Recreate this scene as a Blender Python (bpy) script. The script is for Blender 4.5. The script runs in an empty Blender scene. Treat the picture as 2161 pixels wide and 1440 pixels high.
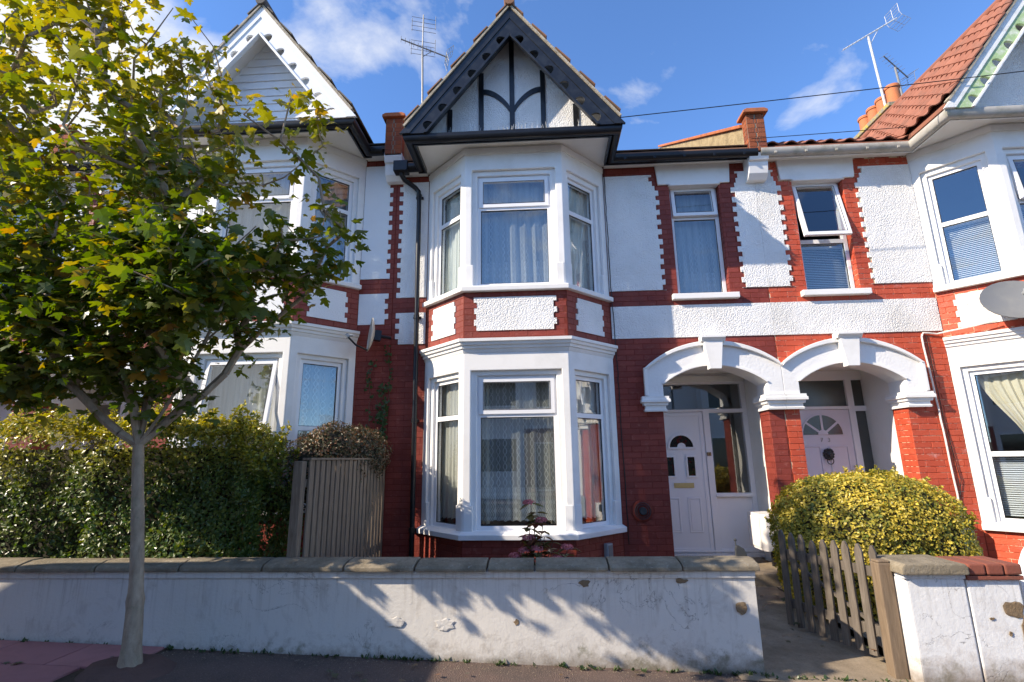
import bpy, bmesh, math, random
from mathutils import Vector, Matrix, noise

random.seed(11)
scene = bpy.context.scene
COL = scene.collection
PI = math.pi

# ------------------------------------------------------------------ camera
CAM = Vector((0.0, -7.02, 1.3717))
YAW, PITCH, ROLL = 0.05491, 0.22595, -0.01304
F = Vector((-math.sin(YAW) * math.cos(PITCH), math.cos(YAW) * math.cos(PITCH), math.sin(PITCH)))
R0 = Vector((math.cos(YAW), math.sin(YAW), 0))
U0 = R0.cross(F)
RR = R0 * math.cos(ROLL) + U0 * math.sin(ROLL)
UU = U0 * math.cos(ROLL) - R0 * math.sin(ROLL)
cam_data = bpy.data.cameras.new('camera')
cam = bpy.data.objects.new('camera', cam_data)
COL.objects.link(cam)
m = Matrix((RR, UU, -F)).transposed().to_4x4()
m.translation = CAM
cam.matrix_world = m
cam_data.sensor_width = 36
cam_data.lens = 1085.76 / 2161 * 36
cam_data.clip_start = 0.05
cam_data.clip_end = 3000
scene.camera = cam

# ------------------------------------------------------------------ sun, sky, exposure
SUN = Vector((2.4, 1.0, -1.65)).normalized()      # direction the light travels
EL = math.asin(-SUN.z)
sd = bpy.data.lights.new('sun', 'SUN')
sd.energy = 3.75
sd.angle = math.radians(0.5)
sd.color = (1.0, 0.87, 0.70)
so = bpy.data.objects.new('sun', sd)
COL.objects.link(so)
so.rotation_euler = SUN.to_track_quat('-Z', 'Y').to_euler()
so.location = (-20, -12, 14)

world = bpy.data.worlds.new('World')
scene.world = world
world.use_nodes = True
nt = world.node_tree
nt.nodes.clear()
wo = nt.nodes.new('ShaderNodeOutputWorld')
bg = nt.nodes.new('ShaderNodeBackground')
bg.inputs['Strength'].default_value = 0.15
sky = nt.nodes.new('ShaderNodeTexSky')
sky.sky_type = 'NISHITA'
sky.sun_disc = False
sky.sun_elevation = EL
sky.sun_rotation = math.atan2(-SUN.x, -SUN.y)
sky.air_density = 0.84
sky.dust_density = 0.0
sky.ozone_density = 8.0
nt.links.new(sky.outputs[0], bg.inputs['Color'])
# clouds: fair-weather cumulus on a plane overhead
cb = nt.nodes.new('ShaderNodeBackground')
cb.inputs['Color'].default_value = (0.93, 0.95, 1.0, 1)
cb.inputs['Strength'].default_value = 0.48
tc = nt.nodes.new('ShaderNodeTexCoord')
sep = nt.nodes.new('ShaderNodeSeparateXYZ')
nt.links.new(tc.outputs['Generated'], sep.inputs[0])
def wmath(op, a, b=None, clamp=False):
    n = nt.nodes.new('ShaderNodeMath'); n.operation = op; n.use_clamp = clamp
    for i, v in enumerate((a, b)):
        if v is None: continue
        if isinstance(v, (int, float)): n.inputs[i].default_value = v
        else: nt.links.new(v, n.inputs[i])
    return n.outputs[0]
zc = wmath('MAXIMUM', sep.outputs[2], 0.08)
px = wmath('DIVIDE', sep.outputs[0], zc)
py = wmath('DIVIDE', sep.outputs[1], zc)
cmb = nt.nodes.new('ShaderNodeCombineXYZ')
nt.links.new(px, cmb.inputs[0]); nt.links.new(py, cmb.inputs[1])
cn = nt.nodes.new('ShaderNodeTexNoise')
cn.inputs['Scale'].default_value = 1.9
cn.inputs['Detail'].default_value = 9
cn.inputs['Roughness'].default_value = 0.56
cn.inputs['Distortion'].default_value = 0.35
mp = nt.nodes.new('ShaderNodeMapping')
mp.inputs['Location'].default_value = (7.7, 2.9, 0)
nt.links.new(cmb.outputs[0], mp.inputs[0])
nt.links.new(mp.outputs[0], cn.inputs['Vector'])
# the cloud bank lies to the west (left); east of it the sky clears
bx_ = wmath('DIVIDE', wmath('ADD', px, 1.28), 0.46)
bank = wmath('SUBTRACT', wmath('MULTIPLY', wmath('POWER', 2.718, wmath('MULTIPLY', wmath('MULTIPLY', bx_, bx_), -1.0)), 0.37), 0.04)
cov = wmath('ADD', cn.outputs['Fac'], bank)
ramp = nt.nodes.new('ShaderNodeValToRGB')
ramp.color_ramp.elements[0].position = 0.52
ramp.color_ramp.elements[1].position = 0.70
nt.links.new(cov, ramp.inputs[0])
mx = nt.nodes.new('ShaderNodeMixShader')
nt.links.new(ramp.outputs[0], mx.inputs[0])
nt.links.new(bg.outputs[0], mx.inputs[1])
nt.links.new(cb.outputs[0], mx.inputs[2])
nt.links.new(mx.outputs[0], wo.inputs[0])

scene.view_settings.view_transform = 'Standard'
scene.view_settings.look = 'None'
scene.view_settings.exposure = 1.17
scene.view_settings.gamma = 1.0
scene.view_settings.use_curve_mapping = False
scene.render.engine = 'CYCLES'
scene.cycles.max_bounces = 8
scene.cycles.transparent_max_bounces = 24

# ------------------------------------------------------------------ materials
M = {}
class NT:
    """tiny helper round a material's node tree"""
    def __init__(s, name):
        s.m = bpy.data.materials.new(name); s.m.use_nodes = True
        s.t = s.m.node_tree; s.t.nodes.clear()
        s.out = s.n('ShaderNodeOutputMaterial')
        M[name] = s.m
    def n(s, t, **k):
        x = s.t.nodes.new(t)
        for a, b in k.items(): setattr(x, a, b)
        return x
    def set(s, node, key, v):
        if isinstance(v, bpy.types.NodeSocket): s.t.links.new(v, node.inputs[key])
        else:
            if isinstance(v, tuple) and len(v) == 3 and node.inputs[key].type == 'RGBA': v = v + (1,)
            node.inputs[key].default_value = v
    def pos(s, scale=None):
        g = s.n('ShaderNodeNewGeometry')
        if scale is None: return g.outputs['Position']
        mp = s.n('ShaderNodeMapping'); s.t.links.new(g.outputs['Position'], mp.inputs[0])
        mp.inputs['Scale'].default_value = scale if isinstance(scale, tuple) else (scale,) * 3
        return mp.outputs[0]
    def noise(s, vec, scale, detail=6, rough=.55, dist=0):
        x = s.n('ShaderNodeTexNoise')
        s.set(x, 'Vector', vec); s.set(x, 'Scale', scale); s.set(x, 'Detail', detail)
        s.set(x, 'Roughness', rough); s.set(x, 'Distortion', dist)
        return x.outputs['Fac']
    def vor(s, vec, scale, feature='F1'):
        x = s.n('ShaderNodeTexVoronoi', feature=feature)
        s.set(x, 'Vector', vec); s.set(x, 'Scale', scale)
        return x.outputs['Distance']
    def math(s, op, a, b=0.0, c=None, clamp=False):
        x = s.n('ShaderNodeMath', operation=op); x.use_clamp = clamp
        for i, v in enumerate((a, b, c)):
            if v is None: continue
            if isinstance(v, bpy.types.NodeSocket): s.t.links.new(v, x.inputs[i])
            else: x.inputs[i].default_value = v
        return x.outputs[0]
    def ramp(s, fac, lo, hi, a=0.0, b=1.0):
        x = s.n('ShaderNodeMapRange'); x.clamp = True
        s.set(x, 'Value', fac); s.set(x, 'From Min', lo); s.set(x, 'From Max', hi)
        s.set(x, 'To Min', a); s.set(x, 'To Max', b)
        return x.outputs[0]
    def mix(s, fac, a, b, mode='MIX'):
        x = s.n('ShaderNodeMix', data_type='RGBA', blend_type=mode)
        for k, v in ((0, fac), (6, a), (7, b)):
            if isinstance(v, bpy.types.NodeSocket): s.t.links.new(v, x.inputs[k])
            else:
                if isinstance(v, tuple) and len(v) == 3: v = v + (1,)
                x.inputs[k].default_value = v
        return x.outputs[2]
    def cramp(s, fac, stops):
        x = s.n('ShaderNodeValToRGB'); e = x.color_ramp.elements
        while len(e) < len(stops): e.new(0.5)
        for i, (p, c) in enumerate(stops):
            e[i].position = p; e[i].color = c + (1,)
        s.t.links.new(fac, x.inputs[0])
        return x.outputs[0]
    def bump(s, h, strength=.5, dist=.01):
        x = s.n('ShaderNodeBump'); s.set(x, 'Height', h); s.set(x, 'Strength', strength); s.set(x, 'Distance', dist)
        return x.outputs[0]
    def bsdf(s, color, rough=.6, normal=None, spec=.4, metal=0.0, link=True):
        x = s.n('ShaderNodeBsdfPrincipled')
        s.set(x, 'Base Color', color); s.set(x, 'Roughness', rough); s.set(x, 'Metallic', metal)
        s.set(x, 'Specular IOR Level', spec)
        if normal is not None: s.set(x, 'Normal', normal)
        if link: s.t.links.new(x.outputs[0], s.out.inputs[0])
        return x.outputs[0]

def paint(name, c, dirt=(0.5, 0.5, 0.47), dirt_amt=.25, scale=3.0, rough=.45, bump=.15, bscale=60, spec=.4):
    n = NT(name); p = n.pos()
    a = n.noise(p, scale, 8, .62)
    f = n.ramp(a, .48, .75, 0, dirt_amt)
    col = n.mix(f, c, dirt)
    h = n.noise(p, bscale, 4)
    n.bsdf(col, rough, n.bump(h, bump, .006), spec)
    return n

# white gloss / masonry paints
paint('white_paint', (.82, .81, .79), (.58, .56, .52), .42, 2.6, .5)
paint('upvc', (.82, .82, .83), (.70, .70, .69), .18, 4, .22, .03)
paint('soffit_white', (.78, .77, .73), (.60, .57, .50), .4, 2.2, .55)
paint('door_white', (.80, .78, .79), (.68, .66, .66), .2, 3, .3, .03)
paint('door_lilac', (.70, .65, .70), (.60, .55, .60), .2, 3, .35, .05)
paint('black_paint', (.012, .013, .016), (.05, .055, .06), .5, 9, .28, .25, 45, .5)
paint('black_plastic', (.010, .010, .012), (.03, .03, .03), .3, 8, .3, .05)
paint('grey_plastic', (.32, .34, .36), (.25, .26, .26), .3, 6, .4, .05)
paint('pale_gutter', (.42, .40, .36), (.16, .17, .10), .75, 6, .6, .2)
paint('green_paint', (.36, .50, .24), (.75, .75, .70), .9, 12, .5, .4, 60)
paint('flaky_white', (.74, .75, .74), (.42, .44, .40), .55, 10, .55, .6, 50)
paint('dark_room', (.10, .09, .085), (.06, .06, .06), .4, 2, .9, 0)
paint('room_wall', (.30, .28, .25), (.22, .2, .18), .4, 2, .9, 0)
paint('brass', (.62, .48, .20), (.35, .26, .12), .3, 14, .3, .05)
paint('aerial_metal', (.22, .22, .22), (.14, .13, .12), .4, 14, .4, .1)
paint('steel', (.55, .56, .57), (.35, .34, .33), .4, 14, .35, .1)
paint('cable_black', (.012, .012, .012), (.02, .02, .02), .2, 9, .5, 0)
paint('cable_white', (.72, .68, .64), (.55, .5, .46), .4, 12, .5, 0)
paint('box_cream', (.76, .72, .68), (.62, .58, .52), .3, 3, .4, .03)
paint('dish_grey', (.17, .175, .18), (.24, .24, .22), .5, 6, .45, .05)
paint('dish_beige', (.48, .45, .40), (.30, .28, .22), .5, 6, .5, .05)
paint('plaque', (.20, .10, .05), (.12, .06, .03), .3, 20, .5, 0)
paint('numeral', (.30, .27, .22), (.22, .2, .16), .3, 20, .35, 0)
paint('boards_white', (.76, .78, .80), (.62, .64, .66), .25, 5, .5, .05)
paint('iron', (.035, .038, .04), (.08, .07, .06), .5, 20, .55, .3, 80)

def roughcast(name, c, dirt, amt, depth=.013, scale=66):
    n = NT(name); p = n.pos()
    big = n.noise(p, 1.7, 6, .6)
    f = n.ramp(big, .5, .78, 0, amt)
    streak = n.noise(n.pos((5, 5, .6)), 2.2, 5)
    f = n.math('ADD', f, n.ramp(streak, .6, .85, 0, amt * .5), clamp=True)
    col = n.mix(f, c, dirt)
    v = n.vor(p, scale)
    v2 = n.noise(p, scale * .8, 3, .6, .4)
    h = n.math('MULTIPLY', n.math('ADD', n.math('MULTIPLY', v, -.7), v2), n.ramp(n.noise(p, 2.6, 5, .6), .35, .65, .45, 1.25))
    h = n.math('ADD', h, n.math('MULTIPLY', n.noise(p, 7, 4), .8))
    n.bsdf(col, .75, n.bump(h, .9, depth), .25)
roughcast('roughcast_71', (.82, .815, .80), (.62, .60, .56), .4)
roughcast('roughcast_73', (.80, .79, .77), (.52, .50, .44), .5)
roughcast('roughcast_69', (.79, .80, .81), (.66, .66, .65), .25, .004)
roughcast('stucco', (.79, .79, .79), (.62, .61, .58), .35, .0025, 30)

def redpaint(name, c1, c2, chips=0.0, chipcol=(.62, .52, .36)):
    n = NT(name); p = n.pos()
    oi = n.n('ShaderNodeObjectInfo'); ge = n.n('ShaderNodeNewGeometry')
    r = n.math('FRACT', n.math('ADD', oi.outputs['Random'], ge.outputs['Random Per Island']))
    a = n.noise(p, 2.1, 6, .6)
    k = n.math('ADD', n.math('MULTIPLY', r, .6), n.ramp(a, .35, .7, 0, .45), clamp=True)
    col = n.mix(k, c1, c2)
    if chips > 0:
        w = n.noise(n.pos((1.4, 1.4, 2.2)), 3.2, 9, .72, .5)
        col = n.mix(n.ramp(w, .60, .72, 0, chips), col, (.62, .36, .34))
    soot = n.noise(n.pos((1.2, 1.2, .5)), 1.6, 8, .7, .4)
    col = n.mix(n.ramp(soot, .5, .78, 0, .45), col, (.09, .03, .024))
    fade = n.noise(n.pos((3, 3, 4)), 4.0, 6, .65)
    col = n.mix(n.ramp(fade, .56, .76, 0, .34), col, (.45, .20, .16))
    h = n.noise(p, 48, 5, .6)
    n.bsdf(col, .55, n.bump(h, .45, .009), .35)
redpaint('red_71', (.165, .027, .018), (.265, .050, .034))
redpaint('red_69', (.20, .034, .023), (.25, .046, .031))
redpaint('red_73', (.40, .058, .026), (.56, .095, .042), .6)
def redmortar(name, c, worn):
    n = NT(name); p = n.pos()
    w = n.noise(n.pos((2.4, 2.4, 1.2)), 3.4, 8, .7, .3)
    col = n.mix(n.ramp(w, .49, .56, 0, worn), c, (.66, .56, .38))
    h = n.noise(p, 60, 4)
    n.bsdf(col, .85, n.bump(h, .5, .006), .2)
redmortar('mortar_71', (.17, .030, .020), .02)
redmortar('mortar_69', (.17, .030, .020), .0)
redmortar('mortar_73', (.36, .07, .035), 1.0)

n = NT('raw_brick'); p = n.pos()
oi = n.n('ShaderNodeObjectInfo'); ge = n.n('ShaderNodeNewGeometry')
r = n.math('FRACT', n.math('ADD', oi.outputs['Random'], ge.outputs['Random Per Island']))
col = n.cramp(r, [(0, (.24, .068, .033)), (.5, (.33, .10, .042)), (1, (.19, .062, .04))])
col = n.mix(n.ramp(n.noise(p, 9, 6), .5, .75, 0, .6), col, (.12, .07, .05))
n.bsdf(col, .85, n.bump(n.noise(p, 55, 5), .5, .01), .2)
n = NT('raw_mortar'); p = n.pos()
n.bsdf(n.mix(n.noise(p, 12, 6), (.30, .27, .21), (.19, .17, .13)), .9, n.bump(n.noise(p, 70, 4), .5, .008), .15)
n = NT('yellow_stock'); p = n.pos()
col = n.mix(n.ramp(n.noise(p, 6, 8, .7), .35, .7), (.40, .33, .20), (.20, .16, .10))
n.bsdf(col, .9, n.bump(n.noise(p, 30, 6, .7), .8, .02), .15)
n = NT('terracotta'); p = n.pos()
col = n.mix(n.ramp(n.noise(p, 7, 8, .65), .4, .75), (.46, .15, .06), (.22, .10, .06))
n.bsdf(col, .8, n.bump(n.noise(p, 50, 4), .3, .006), .25)
n = NT('chimney_pot'); p = n.pos()
col = n.mix(n.ramp(n.noise(p, 5, 8, .65), .45, .75), (.50, .17, .07), (.22, .12, .08))
n.bsdf(col, .8, n.bump(n.noise(p, 40, 4), .3, .006), .25)
n = NT('lichen_stone'); p = n.pos()
col = n.mix(n.ramp(n.noise(p, 8, 8, .7), .48, .6), (.25, .22, .17), (.45, .36, .06))
n.bsdf(col, .9, n.bump(n.noise(p, 40, 6), .6, .01), .15)
def tilemat(name, c1, c2, c3):
    n = NT(name); p = n.pos()
    oi = n.n('ShaderNodeObjectInfo'); ge = n.n('ShaderNodeNewGeometry')
    r = n.math('FRACT', n.math('ADD', oi.outputs['Random'], ge.outputs['Random Per Island']))
    col = n.mix(r, c1, c2)
    col = n.mix(n.ramp(n.noise(p, 3.5, 9, .7), .5, .72, 0, .8), col, c3)
    n.bsdf(col, .8, n.bump(n.noise(p, 70, 5), .4, .006), .25)
tilemat('old_brick', (.20, .065, .045), (.26, .085, .055), (.13, .085, .06))
tilemat('tile_red', (.25, .10, .065), (.31, .13, .085), (.17, .095, .07))
tilemat('tile_brown', (.20, .10, .06), (.28, .15, .09), (.14, .10, .07))
tilemat('tile_slate', (.10, .095, .09), (.16, .14, .12), (.20, .18, .14))
n = NT('verge_mortar'); p = n.pos()
n.bsdf(n.mix(n.ramp(n.noise(p, 14, 8, .7), .4, .7), (.42, .37, .29), (.22, .19, .14)), .9, n.bump(n.noise(p, 60, 4), .6, .01), .15)

# rendered garden wall: grimy towards its splashed foot, flaking here and there
def gwall(name, base, grime, amt):
    n = NT(name); p = n.pos()
    g = n.n('ShaderNodeNewGeometry'); sx = n.n('ShaderNodeSeparateXYZ')
    n.t.links.new(g.outputs['Position'], sx.inputs[0])
    low = n.ramp(sx.outputs[2], -.22, .22, 1, 0)
    a = n.noise(p, 4.2, 10, .68, .6); b = n.noise(n.pos((6, 6, 1.3)), 2.0, 7, .6); c = n.noise(p, 14, 9, .72)
    splash = n.ramp(n.math('ADD', n.math('MULTIPLY', low, .42), n.math('MULTIPLY', c, .85)), .62, .95, 0, .8 * amt)
    blot = n.ramp(a, .55, .75, 0, .45 * amt)
    run = n.ramp(b, .60, .78, 0, .45 * amt)
    f = n.math('MAXIMUM', splash, n.math('MAXIMUM', blot, run))
    col = n.mix(f, base, grime)
    moss = n.ramp(n.math('ADD', n.math('MULTIPLY', low, .35), n.noise(p, 7, 8, .7)), .80, .98, 0, .55 * amt)
    col = n.mix(moss, col, (.10, .12, .045))
    foot_ = n.ramp(n.math('ADD', sx.outputs[2], n.math('MULTIPLY', n.noise(p, 9, 9, .75), .22)), -.12, .04, .75 * amt, 0)
    col = n.mix(foot_, col, (.15, .115, .08))
    drip = n.noise(n.pos((11, 11, .35)), 3.0, 6, .65)
    col = n.mix(n.math('MULTIPLY', n.ramp(drip, .52, .72, 0, .55 * amt), n.ramp(sx.outputs[2], .05, .45, 0, 1)), col, (.30, .26, .21))
    ck = n.math('ABSOLUTE', n.math('SUBTRACT', n.noise(p, 2.3, 7, .6, 1.2), .5))
    ckm = n.ramp(n.noise(p, 1.1, 3), .52, .58)
    crack = n.math('MULTIPLY', n.ramp(ck, .0, .0045, 1, 0), ckm)
    col = n.mix(n.math('MULTIPLY', crack, .75), col, (.10, .085, .07))
    h = n.math('ADD', n.noise(p, 5, 4), n.math('MULTIPLY', n.noise(p, 45, 7, .7), .5))
    h = n.math('SUBTRACT', h, n.math('MULTIPLY', crack, .5))
    n.bsdf(col, .8, n.bump(h, .5, .012), .2)
gwall('garden_render', (.63, .60, .55), (.23, .18, .135), 1.0)
gwall('pillar_render', (.74, .74, .73), (.38, .30, .24), .85)
n = NT('old_render'); p = n.pos()
n.bsdf(n.mix(n.noise(p, 12, 8, .7), (.30, .22, .135), (.15, .105, .066)), .9, n.bump(n.noise(p, 40, 7, .7), .8, .015), .1)
n = NT('coping_stone'); p = n.pos()
oi = n.n('ShaderNodeObjectInfo')
col = n.mix(n.ramp(n.noise(p, 5, 10, .72), .36, .68), (.34, .285, .205), (.14, .115, .08))
col = n.mix(n.ramp(n.noise(p, 26, 6, .7), .58, .7, 0, .6), col, (.50, .48, .42))
col = n.mix(n.math('MULTIPLY', oi.outputs['Random'], .35), col, (.13, .12, .09))
n.bsdf(col, .9, n.bump(n.noise(p, 38, 8, .72), .8, .012), .15)
n = NT('tarmac'); p = n.pos()
s1 = n.vor(p, 140)
col = n.mix(n.ramp(n.noise(p, 2.5, 8, .65), .35, .7), (.155, .105, .085), (.10, .078, .066))
col = n.mix(n.ramp(n.noise(p, 95, 3, .7), .56, .68, 0, .8), col, (.30, .22, .18))
col = n.mix(n.ramp(n.noise(p, 120, 3, .7), .58, .7, 0, .8), col, (.045, .04, .036))
n.bsdf(col, .88, n.bump(s1, .7, .01), .2)
n = NT('pink_slab'); p = n.pos()
oi = n.n('ShaderNodeObjectInfo')
col = n.mix(oi.outputs['Random'], (.36, .16, .155), (.43, .20, .19))
col = n.mix(n.ramp(n.noise(p, 4, 9, .7), .45, .75, 0, .6), col, (.25, .12, .11))
n.bsdf(col, .85, n.bump(n.noise(p, 60, 6, .7), .4, .006), .2)
n = NT('concrete'); p = n.pos()
col = n.mix(n.ramp(n.noise(p, 3, 9, .7), .35, .7), (.33, .265, .19), (.18, .14, .095))
col = n.mix(n.ramp(n.noise(p, 60, 4, .7), .55, .7, 0, .6), col, (.12, .10, .07))
n.bsdf(col, .88, n.bump(n.noise(p, 45, 7, .7), .6, .01), .15)
n = NT('asphalt_road'); p = n.pos()
n.bsdf(n.mix(n.noise(p, 40, 6, .7), (.06, .06, .06), (.11, .105, .10)), .85, n.bump(n.vor(p, 120), .6, .01), .2)
n = NT('soil'); p = n.pos()
n.bsdf(n.mix(n.noise(p, 9, 9, .7), (.075, .05, .035), (.15, .11, .08)), .95, n.bump(n.noise(p, 22, 8, .75), 1, .03), .1)
n = NT('pit_mound'); p = n.pos()
n.bsdf(n.mix(n.noise(p, 9, 9, .7), (.20, .115, .095), (.11, .075, .062)), .95, n.bump(n.noise(p, 40, 8, .75), .9, .02), .1)

def wood(name, c1, c2, knots=True):
    n = NT(name)
    oi = n.n('ShaderNodeObjectInfo')
    vec = n.n('ShaderNodeVectorMath', operation='ADD')
    n.t.links.new(n.pos((9, 9, .8)), vec.inputs[0])
    cx = n.n('ShaderNodeCombineXYZ'); n.t.links.new(n.math('MULTIPLY', oi.outputs['Random'], 40), cx.inputs[2])
    n.t.links.new(cx.outputs[0], vec.inputs[1])
    g = n.noise(vec.outputs[0], 5, 8, .65, .8)
    col = n.mix(n.ramp(g, .3, .72), c1, c2)
    col = n.mix(n.math('MULTIPLY', oi.outputs['Random'], .4), col, c2)
    n.bsdf(col, .8, n.bump(g, .6, .006), .2)
wood('weathered_wood', (.19, .16, .13), (.075, .062, .05))
wood('fence_wood', (.30, .235, .175), (.12, .09, .065))
wood('post_wood', (.27, .20, .135), (.14, .10, .066))

n = NT('bark'); p = n.pos()
g = n.noise(n.pos((7, 7, 2.0)), 3.5, 9, .7, .4)
ring = n.noise(n.pos((1, 1, 14)), 2.2, 4)
col = n.mix(n.ramp(g, .32, .7), (.42, .33, .24), (.24, .18, .125))
col = n.mix(n.ramp(n.noise(p, 10, 6, .7), .56, .7, 0, .5), col, (.16, .17, .10))
h = n.math('ADD', g, n.math('MULTIPLY', ring, .5))
n.bsdf(col, .88, n.bump(h, .7, .012), .15)

def leafmat(name, stops, trans=.35, rough=.42, spec=.45, patch=None, tip=None, tipz=(0, 1), sat=1.25):
    n = NT(name)
    oi = n.n('ShaderNodeObjectInfo'); ge = n.n('ShaderNodeNewGeometry')
    r = n.math('FRACT', n.math('ADD', n.math('MULTIPLY', oi.outputs['Random'], 7.31), ge.outputs['Random Per Island']))
    col = n.cramp(r, stops)
    if patch:
        ps, pc, lo, hi, am = patch
        q = n.noise(n.pos(), ps, 5, .6)
        col = n.mix(n.math('MULTIPLY', n.ramp(q, lo, hi, 0, am), n.ramp(r, .0, .7, 1, .5)), col, pc)
    if tip:
        sx = n.n('ShaderNodeSeparateXYZ'); n.t.links.new(ge.outputs['Position'], sx.inputs[0])
        zz = n.math('ADD', sx.outputs[2], n.math('MULTIPLY', n.noise(n.pos(), 1.6, 4), .9))
        r2 = n.math('FRACT', n.math('MULTIPLY', r, 13.7))
        k = n.math('MULTIPLY', n.ramp(zz, tipz[0], tipz[1]), n.ramp(r2, .15, .9, 1, .12))
        col = n.mix(k, col, tip)
    b = n.bsdf(col, rough, None, spec, link=False)
    t = n.n('ShaderNodeBsdfTranslucent')
    hs = n.n('ShaderNodeHueSaturation'); n.set(hs, 'Saturation', sat); n.set(hs, 'Value', 1.5); n.set(hs, 'Color', col)
    n.set(t, 'Color', hs.outputs[0])
    ms = n.n('ShaderNodeMixShader'); ms.inputs[0].default_value = trans
    n.t.links.new(b, ms.inputs[1]); n.t.links.new(t.outputs[0], ms.inputs[2])
    n.t.links.new(ms.outputs[0], n.out.inputs[0])
leafmat('maple_leaf', [(0, (.065, .10, .02)), (.45, (.10, .14, .027)), (.8, (.14, .165, .03)), (.94, (.24, .21, .027)), (1, (.34, .18, .03))],
        .45, .38, .5, None, (.38, .30, .028), (3.5, 5.5))
leafmat('privet_leaf', [(0, (.055, .10, .022)), (.5, (.09, .14, .028)), (1, (.17, .19, .035))], .3, .34, .5, None, (.55, .46, .065), (1.6, 2.15))
leafmat('golden_leaf', [(0, (.12, .17, .03)), (.22, (.36, .31, .045)), (1, (.74, .57, .09))], .3, .4, .4, (2.6, (.08, .13, .035), .47, .62, .7))
leafmat('brown_leaf', [(0, (.055, .065, .03)), (.4, (.085, .08, .04)), (.75, (.15, .08, .04)), (1, (.22, .105, .05))], .2, .4, .5)
leafmat('ivy_leaf', [(0, (.03, .06, .018)), (1, (.07, .11, .03))], .25, .4, .5)
leafmat('hydrangea_leaf', [(0, (.08, .11, .03)), (.45, (.13, .10, .035)), (1, (.18, .055, .035))], .3, .4, .4)
leafmat('hydrangea_petal', [(0, (.52, .17, .20)), (.5, (.62, .26, .28)), (1, (.30, .09, .07))], .3, .6, .2)
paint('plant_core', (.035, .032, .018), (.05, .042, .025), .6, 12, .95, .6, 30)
paint('twig', (.10, .07, .045), (.06, .045, .03), .5, 14, .9, .3, 50)

# glass: clear pane with its Fresnel reflection
n = NT('glass')
fr = n.n('ShaderNodeFresnel'); n.set(fr, 'IOR', 1.6)
gl = n.n('ShaderNodeBsdfGlossy'); n.set(gl, 'Roughness', .012); n.set(gl, 'Color', (.95, .98, 1))
tr = n.n('ShaderNodeBsdfTransparent'); n.set(tr, 'Color', (.93, .95, .95))
ms = n.n('ShaderNodeMixShader')
gg = n.n('ShaderNodeNewGeometry')
front = n.math('SUBTRACT', 1.0, gg.outputs['Backfacing'])
n.t.links.new(n.math('MULTIPLY', n.math('MULTIPLY', fr.outputs[0], 3.0, clamp=True), front), ms.inputs[0])
n.t.links.new(tr.outputs[0], ms.inputs[1]); n.t.links.new(gl.outputs[0], ms.inputs[2])
n.t.links.new(ms.outputs[0], n.out.inputs[0])
n = NT('obscure_glass'); p = n.pos()
n.bsdf(n.mix(n.noise(p, 3, 4), (.05, .055, .05), (.11, .115, .105)), .12, n.bump(n.noise(n.pos((1, 1, 1)), 55, 3), .25, .01), .6)
n = NT('stain_glass'); p = n.pos()
n.bsdf(n.mix(n.ramp(n.noise(p, 16, 2), .55, .62), (.012, .02, .016), (.08, .012, .012)), .08, None, .6)
# net curtains: woven ogee trellis, solid hem
def net(name, tint, hem_z, open_a, pitch=.085):
    n = NT(name)
    g = n.n('ShaderNodeNewGeometry'); sx = n.n('ShaderNodeSeparateXYZ')
    n.t.links.new(g.outputs['Position'], sx.inputs[0])
    ph = n.math('MULTIPLY', sx.outputs[2], 2 * PI / .19)
    sw = n.math('MULTIPLY', n.math('SINE', ph), .25)
    xs = n.math('DIVIDE', sx.outputs[0], pitch)
    d = []
    for sg in (1, -1):
        q = n.math('FRACT', n.math('ADD', n.math('MULTIPLY_ADD', sw, float(sg), xs), 50.0))
        d.append(n.math('ABSOLUTE', n.math('SUBTRACT', q, .5)))
    dm = n.math('MINIMUM', d[0], d[1])
    line = n.ramp(dm, .06, .11, 1, 0)
    line = n.math('MULTIPLY', line, n.ramp(sx.outputs[2], hem_z + .1, hem_z + 1.2, 1, .75))
    line = n.math('MULTIPLY', line, n.ramp(n.noise(n.pos((4, 4, 1.5)), 1.5, 3), .3, .6, .75, 1))
    hem = n.ramp(sx.outputs[2], hem_z, hem_z + .05, 1, 0)
    solid = n.math('MULTIPLY', hem, n.ramp(dm, .14, .18, 0, 1))
    a = n.math('MAXIMUM', n.math('MULTIPLY', line, .8), n.math('MULTIPLY', solid, .75))
    a = n.math('MAXIMUM', a, n.ramp(n.noise(n.pos((9, 9, .5)), 1.3, 3), .3, .7, open_a * .72, min(1, open_a * 1.25)))
    df = n.n('ShaderNodeBsdfDiffuse'); n.set(df, 'Color', tint)
    tl = n.n('ShaderNodeBsdfTranslucent'); n.set(tl, 'Color', tint)
    m1 = n.n('ShaderNodeMixShader'); m1.inputs[0].default_value = .35
    n.t.links.new(df.outputs[0], m1.inputs[1]); n.t.links.new(tl.outputs[0], m1.inputs[2])
    tp = n.n('ShaderNodeBsdfTransparent')
    m2 = n.n('ShaderNodeMixShader'); n.t.links.new(a, m2.inputs[0])
    n.t.links.new(tp.outputs[0], m2.inputs[1]); n.t.links.new(m1.outputs[0], m2.inputs[2])
    n.t.links.new(m2.outputs[0], n.out.inputs[0])
net('net_lower', (.88, .90, .87), 1.02, .40)
net('net_upper', (.84, .88, .88), 3.98, .62)
net('net_side', (.86, .85, .78), 0.95, .80)
paint('drape_cream', (.66, .62, .50), (.5, .46, .36), .4, 6, .9, .1)
paint('drape_white', (.74, .76, .72), (.6, .62, .58), .4, 6, .9, .1)
paint('blind_white', (.66, .69, .72), (.55, .57, .6), .3, 6, .5, .02)
# ------------------------------------------------------------------ mesh helpers
def tag(o, label=None, cat=None, group=None, kind=None):
    if label: o['label'] = label
    if cat: o['category'] = cat
    if group: o['group'] = group
    if kind: o['kind'] = kind
    return o

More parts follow.
